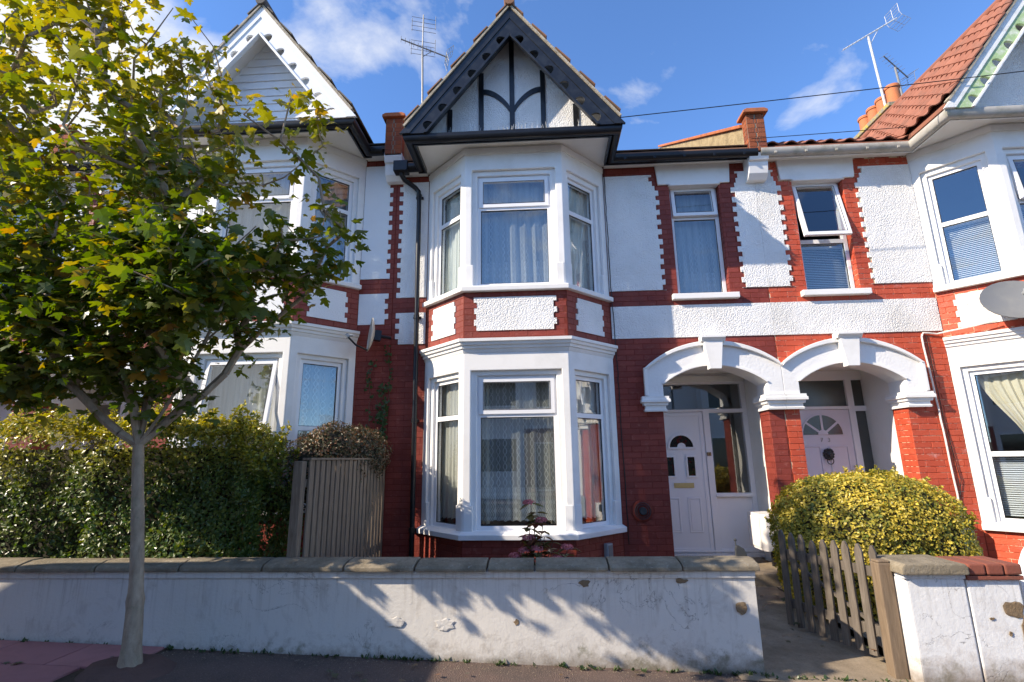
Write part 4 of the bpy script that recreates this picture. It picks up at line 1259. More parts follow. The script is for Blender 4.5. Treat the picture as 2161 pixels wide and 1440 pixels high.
# meter boxes, vent
mbx = thing('meter_box', 'small grey meter box on the brick below the middle bay sill', 'meter box', (.78, -.30, .18))
fx = K71('R')
MB().box(.50, .605, -.06, -.001, .185, .355).build('case', 'grey_plastic', mbx, fx, bevel=.008)
MB().box(.515, .592, -.066, -.061, .21, .335).build('lid', 'dish_grey', mbx, fx, bevel=.003)
MB().tube([fx((.55, -.03, .185)), fx((.55, -.03, -.25))], .014, 8).build('conduit', 'black_plastic', mbx, smooth=True)
vt = thing('flue_guard', 'dark round boiler vent painted red on the wall left of the pale door', 'vent', (1.262, -.06, .57))
MB().lathe([(.02, -.02), (.118, -.02), (.132, -.012), (.136, 0), (.136, .015)], (1.262, -.02, .707), 28, 'y').build('flange', 'mortar_71', vt, smooth=True)
MB().lathe([(.001, -.05), (.04, -.05), (.05, -.035), (.05, .0)], (1.262, -.04, .707), 20, 'y').build('outlet', 'iron', vt, smooth=True)
for r_ in (.075, .1):
    MB().tube([(1.262 + r_ * math.cos(t), -.045, .707 + r_ * math.sin(t)) for t in [2 * PI * i / 24 for i in range(25)]], .005, 6).build('guard_ring', 'iron', vt, smooth=True)
gb = thing('gas_meter_cabinet', 'cream meter cabinet on the porch side wall beside the pale door', 'meter box', (2.87, .3, .12))
MB().pz([(2.999, .02), (2.80, .02), (2.755, .06), (2.755, .50), (2.999, .50)], .20, .645).build('case', 'box_cream', gb, bevel=.012)
MB().box(2.742, 2.754, .09, .47, .235, .61).build('door', 'box_cream', gb, bevel=.005)
MB().tube([(2.93, .22, .2), (2.93, .22, .0)], .028, 10).build('pipe', 'black_plastic', gb, smooth=True)
gb2 = thing('gas_meter_cabinet', 'pale grey meter cabinet between the rounded bush and right-hand bay', 'meter box', (4.98, -.25, .0))
MB().pz([(4.70, -.22), (5.06, -.22), (5.12, -.16), (5.12, -.016), (4.70, -.016)], .24, .62).build('case', 'grey_plastic', gb2, bevel=.012)
MB().box(4.73, 5.03, -.232, -.221, .27, .59).build('door', 'dish_grey', gb2, bevel=.005)

# aerials
def aerial(base, top, label, boom, els, mat='steel'):
    t = thing('tv_aerial', label, 'aerial', base, 'television aerials')
    b, e = Vector(base), Vector(top)
    MB().tube([b, e], .028, 8).build('mast', mat, t, smooth=True)
    d = Vector(boom).normalized(); side = d.cross(Vector((0, 0, 1))).normalized(); up = side.cross(d)
    L_, n_, es = els
    c = e + Vector((0, 0, .05))
    MB().tube([c - d * L_ * .45, c + d * L_ * .55], .018, 6).build('boom', mat, t, smooth=True)
    mb = MB()
    for i in range(n_):
        p = c - d * L_ * .45 + d * (L_ * .8 * i / n_)
        mb.tube([p - side * es, p + side * es], .006, 4)
    mb.build('directors', mat, t, kind='stuff')
    rf = MB(); p = c + d * L_ * .50
    for k in range(4):
        for sg in (-1, 1):
            q = p + up * sg * (.05 + .07 * k) + d * (.04 * k)
            rf.tube([q - side * .2, q + side * .2], .006, 4)
    for sd_ in (-1, 0, 1):
        rf.tube([p + side * .2 * sd_ + up * .26 + d * .12, p + side * .2 * sd_ + up * .05, p + side * .2 * sd_ - up * .05, p + side * .2 * sd_ - up * .26 + d * .12], .006, 4)
    rf.build('reflector', mat, t, kind='stuff')
    MB().tube([e - Vector((0, 0, .25)), c + d * L_ * .2], .01, 6).build('brace', mat, t)
    return t
aerial((-2.85, 4.5, 8.9), (-2.93, 4.5, 12.1), 'tall aerial behind the black gable with stacked grid elements', (.95, .3, -.25), (1.3, 9, .10), 'aerial_metal')
aerial((8.36, 4.15, 9.2), (8.27, 4.15, 11.40), 'silvery aerial on a mast beside the four chimney pots', (.83, .1, .54), (1.85, 11, .06))
aerial((10.3, 6.0, 9.6), (10.2, 6.0, 12.0), 'small far aerial above the red tiled slope', (.7, .3, -.4), (1.0, 7, .12), 'aerial_metal')
# extra stacked grid on the tall aerial
gr = MB()
for z in (12.0, 12.75):
    for k in range(4): gr.tube([(-3.25, 4.5, z + .14 * k), (-2.6, 4.6, z + .14 * k - .08)], .008, 4)
    for x in (-3.25, -2.93, -2.6): gr.tube([(x, 4.55, z), (x, 4.55, z + .42)], .008, 4)
gr.tube([(-2.93, 4.5, 12.0), (-2.93, 4.5, 13.2)], .016, 6)
o = gr.build('grid_aerial', 'aerial_metal'); tag(o, 'stacked wire grid aerial on the mast behind the black gable', 'aerial', 'television aerials')

def chimney(x, y0, y1, zt, label, lichen=True):
    t = thing('chimney_stack', label, 'chimney', (x, (y0 + y1) / 2, 7.5))
    MB().box(x - .24, x + .24, y0, y1, 7.0, zt).build('stack', 'yellow_stock', t)
    MB().box(x - .29, x + .29, y0 - .05, y1 + .05, zt - .22, zt - .10).box(x - .33, x + .33, y0 - .09, y1 + .09, zt - .10, zt).build('oversailing_courses', 'lichen_stone', t, bevel=.01)
    MB().pz([(x - .26, y0), (x + .26, y0), (x + .26, y1), (x - .26, y1)], zt, zt + .06).build('flaunching', 'lichen_stone', t, bevel=.03)
    n_ = 4
    for i in range(n_):
        y = y0 + (y1 - y0) * (i + .5) / n_
        hh = .52 if i else .58
        MB().lathe([(.15, .04), (.145, hh * .85), (.165, hh * .87), (.17, hh * .95), (.16, hh), (.12, hh), (.11, .3)], (x, y, zt), 18).build('chimney_pot', 'chimney_pot', t, smooth=True)
chimney(8.55, 3.95, 5.35, 9.35, 'chimney with four orange terracotta pots behind the red tiled slope')
chimney(-7.4, 3.95, 5.35, 9.65, 'chimney with orange pots behind the street tree crown')
chimney(-2.1, 3.95, 5.35, 8.9, 'chimney hidden behind the black gable carrying the tall aerial')
# ---------------------------------------------------------------- ground, pavement, garden walls
zg = lambda x: -.168 - .0326 * x
def sheet(name, x0, x1, y0, y1, dz, mat, nx=2, th=.06):
    mb = MB()
    for i in range(nx):
        a_, b_ = x0 + (x1 - x0) * i / nx, x0 + (x1 - x0) * (i + 1) / nx
        mb.add([(a_, y0, zg(a_) + dz), (b_, y0, zg(b_) + dz), (b_, y1, zg(b_) + dz), (a_, y1, zg(a_) + dz)], [(0, 1, 2, 3)])
    return tag(mb.build(name, mat, normals=False), kind='structure')
sheet('ground', -150, 150, -150, 150, -.16, 'soil')
sheet('road', -80, 80, -12.6, -4.72, -.125, 'asphalt_road')
sheet('pavement', -80, 80, -4.60, -2.30, 0, 'tarmac')
sheet('pavement_across', -80, 80, -14.8, -12.72, 0, 'tarmac')
for nm, y0 in (('kerb', -4.72), ('kerb_across', -12.72)):
    mb = MB()
    mb.add([(x, y, zg(x) + z) for x in (-80, 80) for y in (y0, y0 + .12) for z in (-.2, .004)], [(0, 1, 3, 2), (4, 6, 7, 5), (0, 4, 5, 1), (2, 3, 7, 6), (0, 2, 6, 4), (1, 5, 7, 3)])
    tag(mb.build(nm, 'concrete'), kind='structure')
# pink slabs laid in the pavement left of the tree
ps = tag(sheet('slab_bed', -9.5, -3.02, -4.58, -2.63, .004, 'soil'), kind='structure')
slab = MB().box(-.295, .295, -.215, .215, -.02, .018)
sm = None
for i in range(11):
    for j in range(4):
        x = -3.34 - i * .6 - (.3 if j % 2 else 0); y = -2.86 - j * .44
        if x < -9.2: continue
        if sm is None:
            o = slab.build('slab', 'pink_slab', None, None, bevel=.006); sm = o.data
        else:
            o = bpy.data.objects.new('slab', sm); COL.objects.link(o)
        o.location = (x, y, zg(x) + .002 + random.uniform(-.002, .002)); o.rotation_euler = (random.uniform(-.004, .004), .0326, random.uniform(-.006, .006))
        o.parent = ps
# raised tarmac lip round the tree pit
mb = MB(); rnd = random.Random(5); n_ = 26; v = [(-3.02, -3.08, zg(-3) + .06)]
rings = [(.16, .065), (.24, .05), (.31, .004), (.34, -.02)]
for r_, hh in rings:
    for j in range(n_):
        t = 2 * PI * j / n_; k = r_ * (1 + .13 * noise.noise(Vector((math.cos(t) * 2, math.sin(t) * 2, r_ * 3))))
        v.append((-3.02 + k * math.cos(t), -3.08 + k * .8 * math.sin(t), zg(-3) + hh + rnd.uniform(-.006, .006)))
f = [(0, 1 + j, 1 + (j + 1) % n_) for j in range(n_)]
for i in range(3):
    for j in range(n_):
        a_, b_ = 1 + i * n_ + j, 1 + i * n_ + (j + 1) % n_
        f.append((a_, a_ + n_, b_ + n_, b_))
tag(mb.add(v, f).build('tree_pit_mound', 'pit_mound', smooth=True, normals=False), kind='structure')
# gardens and path
tag(MB().add([(-20, -2.45, .02), (1.40, -2.45, -.05), (1.40, .05, -.05), (-20, .05, .02)], [(0, 1, 2, 3)]).build('garden_soil', 'soil', normals=False), kind='structure')
tag(MB().add([(1.4, -2.75, zg(1.4) + .006), (2.72, -2.75, zg(2.72) + .006), (2.72, -.05, -.13), (1.4, -.05, -.13), (2.9, .0, -.13), (1.40, .0, -.13)], [(0, 1, 2, 3)]).build('path', 'concrete', normals=False), kind='structure')
tag(MB().add([(2.72, -2.6, -.16), (9, -2.6, -.2), (9, .05, -.16), (2.72, .05, -.13)], [(0, 1, 2, 3)]).build('forecourt', 'concrete', normals=False), kind='structure')

# long rendered wall with separate coping stones
WF, WB = -2.62, -2.41
gw = thing('garden_wall', 'low white rendered garden wall with grey coping along the pavement', 'wall', (-1.6, -2.5, -.15))
mb = MB(); nx, nz = 120, 10; x0, x1 = -12.0, 1.617
v, f = [], []
for i in range(nx + 1):
    x = x0 + (x1 - x0) * i / nx
    for j in range(nz + 1):
        z = (zg(x) - .08) + (.452 - zg(x) + .08) * j / nz
        v.append((x, WF + .010 * noise.noise(Vector((x * 1.3, 0, z * 2.2))) - .004 * (1 - j / nz), z))
for i in range(nx):
    for j in range(nz):
        a_ = i * (nz + 1) + j
        f.append((a_, a_ + nz + 1, a_ + nz + 2, a_ + 1))
mb.add(v, f)
mb.build('render_face', 'garden_render', gw, smooth=True, normals=False)
MB().add([(x, y, z) for x in (x0, x1) for y in (WF + .014, WB) for z in (-.5, .452)], [(0, 1, 3, 2), (4, 6, 7, 5), (0, 4, 5, 1), (2, 3, 7, 6), (0, 2, 6, 4), (1, 5, 7, 3)]).build('wall_core', 'garden_render', gw)
MB().box(x0, x1 + .004, WF - .016, WB + .01, .4525, .504).build('drip_course', 'garden_render', gw, bevel=.006)
joints = [-12, -11.3, -10.6, -9.9, -9.2, -8.5, -7.8, -7.1, -6.4, -5.75, -5.1, -4.4, -3.72, -3.0, -2.3, -1.622, -1.042, -.461, -.086, .496, 1.061, 1.66]
rnd = random.Random(3)
for a_, b_ in zip(joints[:-1], joints[1:]):
    t = rnd.uniform(-.009, .006); y_ = rnd.uniform(-.014, .010)
    prof = [(WF - .055 + y_, .508), (WF - .055 + y_, .538 + t), (WF - .03 + y_, .556 + t), (WF + .08, .580 + t), (WB - .02, .578 + t), (WB + .045, .545), (WB + .045, .508)]
    MB().px(prof, a_ + rnd.uniform(.003, .009), b_ - rnd.uniform(.003, .009)).build('coping_stone', 'coping_stone', gw, bevel=.010)
# knocked patches where the render has come away: ragged shallow scabs of old brown render
def scab(cx, cz, rx, rz, seed, parent, y=WF, mat='old_render', name='bare_patch'):
    rnd = random.Random(seed); pts = []
    for j in range(14):
        t = 2 * PI * j / 14; k = rnd.uniform(.65, 1.1)
        pts.append((cx + rx * k * math.cos(t), cz + rz * k * math.sin(t)))
    mb = MB()
    n_ = len(pts)
    mb.add([(x, y - .0075, z) for x, z in pts] + [(cx + (x - cx) * .82, y - .0095 + rnd.uniform(-.0015, .0015), cz + (z - cz) * .82) for x, z in pts] + [(cx, y - .009, cz)],
           [(i, (i + 1) % n_, n_ + (i + 1) % n_, n_ + i) for i in range(n_)] + [(n_ + i, n_ + (i + 1) % n_, 2 * n_) for i in range(n_)])
    mb.build(name, mat, parent, normals=False)
scab(.305, .415, .05, .030, 1, gw); scab(1.055, .432, .05, .022, 2, gw); scab(-.235, .135, .024, .024, 3, gw)
scab(1.50, .24, .05, .06, 4, gw)
scab(-.80, .115, .085, .055, 8, gw, mat='garden_render', name='loose_render'); scab(-1.20, .13, .09, .045, 9, gw, mat='garden_render', name='loose_render')
# weeds and grit along the foot of the wall
wd = MB(); rnd = random.Random(64)
for i in range(150):
    x = rnd.uniform(-4.8, 3.4) if rnd.random() < .7 else rnd.gauss(rnd.choice((-1.2, .2, 1.4, 2.0)), .12)
    y = -2.635 - abs(rnd.gauss(0, .02)) if x < 1.6 or x > 2.68 else rnd.uniform(-2.7, -2.66)
    for k in range(rnd.randint(3, 9)):
        an = rnd.uniform(0, 6.28); L_ = rnd.uniform(.012, .05); w_ = L_ * rnd.uniform(.12, .3); t_ = rnd.uniform(.3, 1.2)
        d_ = Vector((math.cos(an) * math.cos(t_), math.sin(an) * math.cos(t_), math.sin(t_))); sd_ = Vector((-math.sin(an), math.cos(an), 0))
        p_ = Vector((x + rnd.gauss(0, .012), y + rnd.gauss(0, .006), zg(x)))
        wd.add([p_, p_ + d_ * L_ * .5 + sd_ * w_, p_ + d_ * L_, p_ + d_ * L_ * .5 - sd_ * w_], [(0, 1, 2, 3)])
tag(wd.build('wall_foot_weeds', 'ivy_leaf', normals=False), 'small weeds and moss growing along the foot of the garden wall', 'weeds', kind='stuff')
gr_ = MB()
for i in range(900):
    x = rnd.uniform(-4.6, 3.4); y = -2.63 - abs(rnd.gauss(0, .12)); s_ = rnd.uniform(.002, .006)
    gr_.add([(x + a_ * s_, y + b_ * s_, zg(x) + c_ * s_) for a_, b_, c_ in ((1, 0, 0), (0, 1, 0), (-1, 0, 0), (0, -1, 0), (0, 0, 1))], [(0, 1, 4), (1, 2, 4), (2, 3, 4), (3, 0, 4)])
tag(gr_.build('grit', 'concrete', normals=False), 'loose grit lying on the pavement by the wall', 'grit', kind='stuff')
# iron latch keep at the wall end
lk = thing('gate_latch_post', 'small dark iron gate keep standing on the wall end', 'gate fitting', (1.60, -2.45, .55))
MB().py([(1.545, .50), (1.635, .50), (1.635, .60), (1.615, .64), (1.575, .665), (1.56, .665), (1.55, .64)], -2.47, -2.44).build('plate', 'iron', lk, bevel=.004)
MB().tube([(1.557, -2.455, .66), (1.557, -2.455, .70)], .005, 6).lathe([(.001, -.012), (.012, -.006), (.013, .004), (.001, .013)], (1.557, -2.455, .705), 8).build('pin', 'iron', lk, smooth=True)

# right-hand pillar and wall stub
gp = thing('gate_pillar', 'white rendered gate pillar with flat stone slab right of the picket gate', 'pillar', (2.89, -2.6, -.25))
MB().pz([(2.665, -2.40), (2.665, -2.66), (2.70, -2.70), (3.115, -2.70), (3.115, -2.40)], -.6, .462).build('shaft', 'pillar_render', gp, bevel=.012)
MB().box(2.672, 3.118, -2.712, -2.40, .4625, .492).build('neck', 'pillar_render', gp, bevel=.006)
MB().py([(2.64, .497), (3.12, .497), (3.12, .55), (3.10, .575), (2.67, .575), (2.645, .55)], -2.76, -2.36).build('coping_stone', 'coping_stone', gp, bevel=.012)
ws = thing('wall_stub', 'peeling white wall stub capped with red bricks at the right edge', 'wall', (3.3, -2.6, -.3))
MB().box(3.128, 3.50, -2.70, -2.42, -.6, .455).build('body', 'pillar_render', ws, bevel=.01)
MB().box(3.122, 3.52, -2.725, -2.40, .4555, .488).build('tile_course', 'old_brick', ws, bevel=.008)
x = 3.135
for i in range(3):
    MB().box(x, x + .118, -2.735, -2.40, .494, .570).build('brick', 'old_brick', ws, bevel=.012); x += .128
scab(3.42, .25, .085, .07, 21, ws, -2.698); scab(3.47, .10, .03, .12, 22, ws, -2.698); scab(3.25, .19, .022, .012, 23, ws, -2.698); scab(3.47, -.12, .045, .09, 24, ws, -2.698); scab(3.36, .09, .015, .02, 25, ws, -2.698)

# picket gate, standing open into the garden
G0, G1 = Vector((2.635, -2.50, 0)), Vector((2.285, -1.575, 0))
gt = thing('picket_gate', 'weathered grey picket gate standing open beside the rounded bush', 'gate', (2.63, -2.5, -.17))
d = (G1 - G0); Lg = d.length; d.normalize(); nrm = Vector((-d.y, d.x, 0))
if nrm.x > 0: nrm = -nrm
gx = lambda p: (G0.x + d.x * p[0] + nrm.x * p[1], G0.y + d.y * p[0] + nrm.y * p[1], p[2])
rnd = random.Random(8)
for i in range(9):
    c_ = .035 + i * (Lg - .06) / 8; hw = .034 if i else .03
    tl = rnd.uniform(-.008, .008); zt = .655 + rnd.uniform(-.012, .012) + .02 * math.sin(i)
    prof = [(c_ - hw, -.17 + rnd.uniform(0, .015)), (c_ + hw, -.17), (c_ + hw + tl, zt - .06), (c_ + tl + .012, zt - .008), (c_ + tl, zt), (c_ + tl - .012, zt - .008), (c_ - hw + tl, zt - .06)]
    MB().py(prof, .002, .022).build('picket', 'weathered_wood', gt, gx, bevel=.003)
for z in (-.02, .42): MB().box(.0, Lg, -.030, .0, z, z + .075).build('rail', 'weathered_wood', gt, gx, bevel=.004)
MB().add([(.02, -.028, .02), (.08, -.028, .02), (Lg - .02, -.028, .42), (Lg - .08, -.028, .42), (.02, -.002, .02), (.08, -.002, .02), (Lg - .02, -.002, .42), (Lg - .08, -.002, .42)],
         [(0, 1, 2, 3), (7, 6, 5, 4), (0, 4, 5, 1), (1, 5, 6, 2), (2, 6, 7, 3), (3, 7, 4, 0)]).build('brace', 'weathered_wood', gt, gx)
gpst = thing('gate_post', 'square brown timber gate post against the white pillar', 'post', (2.61, -2.56, -.25))
MB().add([(x_, y_, z_) for x_ in (2.555, 2.655) for y_ in (-2.62, -2.52) for z_ in (-.4, .555)], [(0, 1, 3, 2), (4, 6, 7, 5), (0, 4, 5, 1), (2, 3, 7, 6), (0, 2, 6, 4), (1, 5, 7, 3)]).build('shaft', 'post_wood', gpst, bevel=.008)
MB().pz([(2.56, -2.615), (2.65, -2.615), (2.65, -2.525), (2.56, -2.525)], .5555, .575).build('weathered_top', 'post_wood', gpst, bevel=.009)

# boundary fence of vertical battens between the gardens
fe = thing('batten_fence', 'weathered vertical batten fence between the gardens left of the bay', 'fence', (-2.11, -1.2, 0))
y = -2.36; i = 0; rnd = random.Random(6)
while y < -.05:
    w = .090 + rnd.uniform(-.008, .006); zt = 1.385 + rnd.uniform(-.006, .006)
    MB().box(-2.108 + rnd.uniform(-.004, .004), -2.09, y, y + w, -.05, zt).build('batten', 'fence_wood', fe, bevel=.005)
    y += w + .034 + rnd.uniform(-.003, .003); i += 1
MB().box(-2.16, -2.075, -2.38, -.03, 1.388, 1.408).build('capping', 'fence_wood', fe, bevel=.003)
for z in (.3, 1.15): MB().box(-2.155, -2.117, -2.38, -.03, z, z + .07).build('rail', 'fence_wood', fe)
MB().box(-2.20, -2.12, -2.46, -2.37, -.1, 1.38).build('post', 'fence_wood', fe, bevel=.006)

# white hooped gate seen at the right edge
hg = thing('hoop_gate', 'white tubular hooped gate at the right edge of the frame', 'gate', (4.1, -2.35, -.3))
hoop = [(3.80, -2.36, -.2), (3.80, -2.36, .36)] + [(4.10 - .30 * math.cos(t), -2.36, .36 + .36 * math.sin(t)) for t in [PI * i / 14 for i in range(15)]] + [(4.40, -2.36, -.2)]
MB().tube(hoop, .022, 10).build('hoop', 'upvc', hg, smooth=True)
for x in (3.93, 4.03, 4.13, 4.23, 4.31): MB().tube([(x, -2.36, -.15), (x, -2.36, .36 + .36 * math.sqrt(max(0, 1 - ((x - 4.1) / .3) ** 2)) - .02)], .009, 6).build('bar', 'upvc', hg, smooth=True)
for z in (-.1, .36): MB().tube([(3.80, -2.36, z), (4.40, -2.36, z)], .014, 8).build('rail', 'upvc', hg, smooth=True)
MB().tube([(3.765, -2.50, -.3), (3.765, -2.50, .40)], .02, 8).build('hanging_post', 'steel', hg, smooth=True)

# van parked half on the pavement, just out of view to the left; it shades the foot of the wall
vn = thing('parked_van', 'white panel van parked half on the pavement beyond the left edge of view', 'van', (-6.7, -4.65, .02))
vz = zg(-6.7)
VX = -.38
VF = lambda p: (p[0] + VX, p[1], p[2])
side = [(-8.7, .32), (-8.72, .75), (-8.55, 1.05), (-7.95, 1.18), (-7.35, 1.80), (-7.0, 2.25), (-6.6, 2.50), (-4.42, 2.54), (-4.30, 2.44), (-4.26, 1.2), (-4.26, .35)]
MB().py([(x, z + vz) for x, z in side], -5.55, -3.78).build('body', 'upvc', vn, VF, bevel=.04)
for y0, y1 in ((-3.775, -3.765), (-5.565, -5.555)):
    MB().py([(x, z + vz) for x, z in [(-7.80, 1.25), (-7.35, 1.68), (-6.95, 1.98), (-6.7, 1.98), (-6.7, 1.25)]], y0, y1).build('side_window', 'stain_glass', vn, VF)
MB().add([(-7.90, -3.9, 1.24 + vz), (-7.90, -5.43, 1.24 + vz), (-7.12, -5.43, 2.04 + vz), (-7.12, -3.9, 2.04 + vz)], [(0, 1, 2, 3)]).build('windscreen', 'stain_glass', vn, lambda p: (p[0] - .03 + VX, p[1], p[2] + .03), normals=False)
MB().box(-4.258, -4.245, -4.62, -3.95, 1.35 + vz, 1.95 + vz).box(-4.258, -4.245, -5.38, -4.71, 1.35 + vz, 1.95 + vz).build('rear_window', 'stain_glass', vn, VF)
for x in (-8.0, -4.95):
    for y0 in (-3.98, -5.57):
        wh_ = MB().lathe([(.20, 0), (.31, 0), (.325, .03), (.325, .17), (.31, .20), (.20, .20)], (x, y0, .325 + vz), 22, 'y').build('wheel', 'black_plastic', vn, VF, smooth=True)
        MB().lathe([(.02, -.006), (.19, -.006), (.20, .02), (.19, .206), (.02, .206)], (x, y0, .325 + vz), 18, 'y').build('rim', 'steel', wh_, VF, smooth=True)
for y in (-3.95, -5.38): MB().box(-8.735, -8.68, y - .12, y + .12, .78 + vz, .95 + vz).build('headlight', 'glass', vn, VF); MB().box(-4.262, -4.24, y - .06, y + .06, .75 + vz, 1.15 + vz).build('tail_light', 'red_73', vn, VF)
MB().box(-8.80, -8.70, -5.5, -3.82, .35 + vz, .60 + vz).box(-4.27, -4.18, -5.5, -3.82, .38 + vz, .55 + vz).build('bumper', 'black_plastic', vn, VF, bevel=.02)

# the other side of the street, seen in the glass
for i in range(5):
    x = -13 + i * 5.6; y = -17.5
    o = thing('terraced_house', ('first', 'second', 'third', 'fourth', 'fifth')[i] + ' gabled house from the left across the street, seen only mirrored in window glass', 'house', (x, y, -.2), 'houses across the street')
    MB().box(x - 2.75, x + 2.75, y - 7, y, -.6, 5.7).build('wall', 'roughcast_69', o)
    MB().box(x - 1.6, x + 1.0, y, y + .7, -.6, 5.6).build('bay', 'stucco', o)
    MB().px([(y + .35, 5.7), (y - 3.5, 8.0), (y - 7.2, 5.7)], x - 2.75, x + 2.75).build('roof', 'tile_brown', o)
    MB().py([(x - 1.9, 5.62), (x + 1.3, 5.62), (x - .3, 7.7)], y - 3, y + 1.0).build('gable', 'tile_slate', o)
    MB().box(x - 2.752, x + 2.752, y - .1, y + .012, -.5, 2.7).build('brick_storey', 'red_69', o)
    for (a_, b_, c_, e_, yy) in ((-1.35, .75, .8, 2.3, .70), (-1.35, .75, 3.6, 5.1, .70), (1.5, 2.2, 3.6, 5.1, .012), (1.45, 2.35, 0, 2.1, .012)):
        ring(MB(), x + a_, x + b_, c_, e_, .07, y + yy + .001, y + yy + .04).build('window', 'upvc', o)
        MB().box(x + a_ + .06, x + b_ - .06, y + yy + .002, y + yy + .012, c_ + .06, e_ - .06).build('pane', 'stain_glass', o)
# ---------------------------------------------------------------- plants
LEAF = [(0, 0), (.15, -.05), (.40, .02), (.32, .17), (.58, .40), (.48, .50), (.24, .46), (.25, .68), (.12, .80), (0, 1)]
LEAF2 = LEAF + [(-x, y) for x, y in LEAF[-2:0:-1]]
def leaf_frame(pos, d, nrm, size, fold, curl):
    d = d.normalized(); sd_ = d.cross(nrm)
    if sd_.length < 1e-3: sd_ = d.orthogonal()
    sd_.normalize(); up = sd_.cross(d)
    return [pos + sd_ * (x * size) + d * (y * size) + up * (size * (-fold * abs(x) - curl * y * y)) for x, y in LEAF2 + [(0, .38)]]
LF = [(i, (i + 1) % len(LEAF2), len(LEAF2)) for i in range(len(LEAF2))]

def inside(poly, x, z):
    r = False; j = len(poly) - 1
    for i in range(len(poly)):
        (xi, zi), (xj, zj) = poly[i], poly[j]
        if (zi > z) != (zj > z) and x < (xj - xi) * (z - zi) / (zj - zi) + xi: r = not r
        j = i
    return r

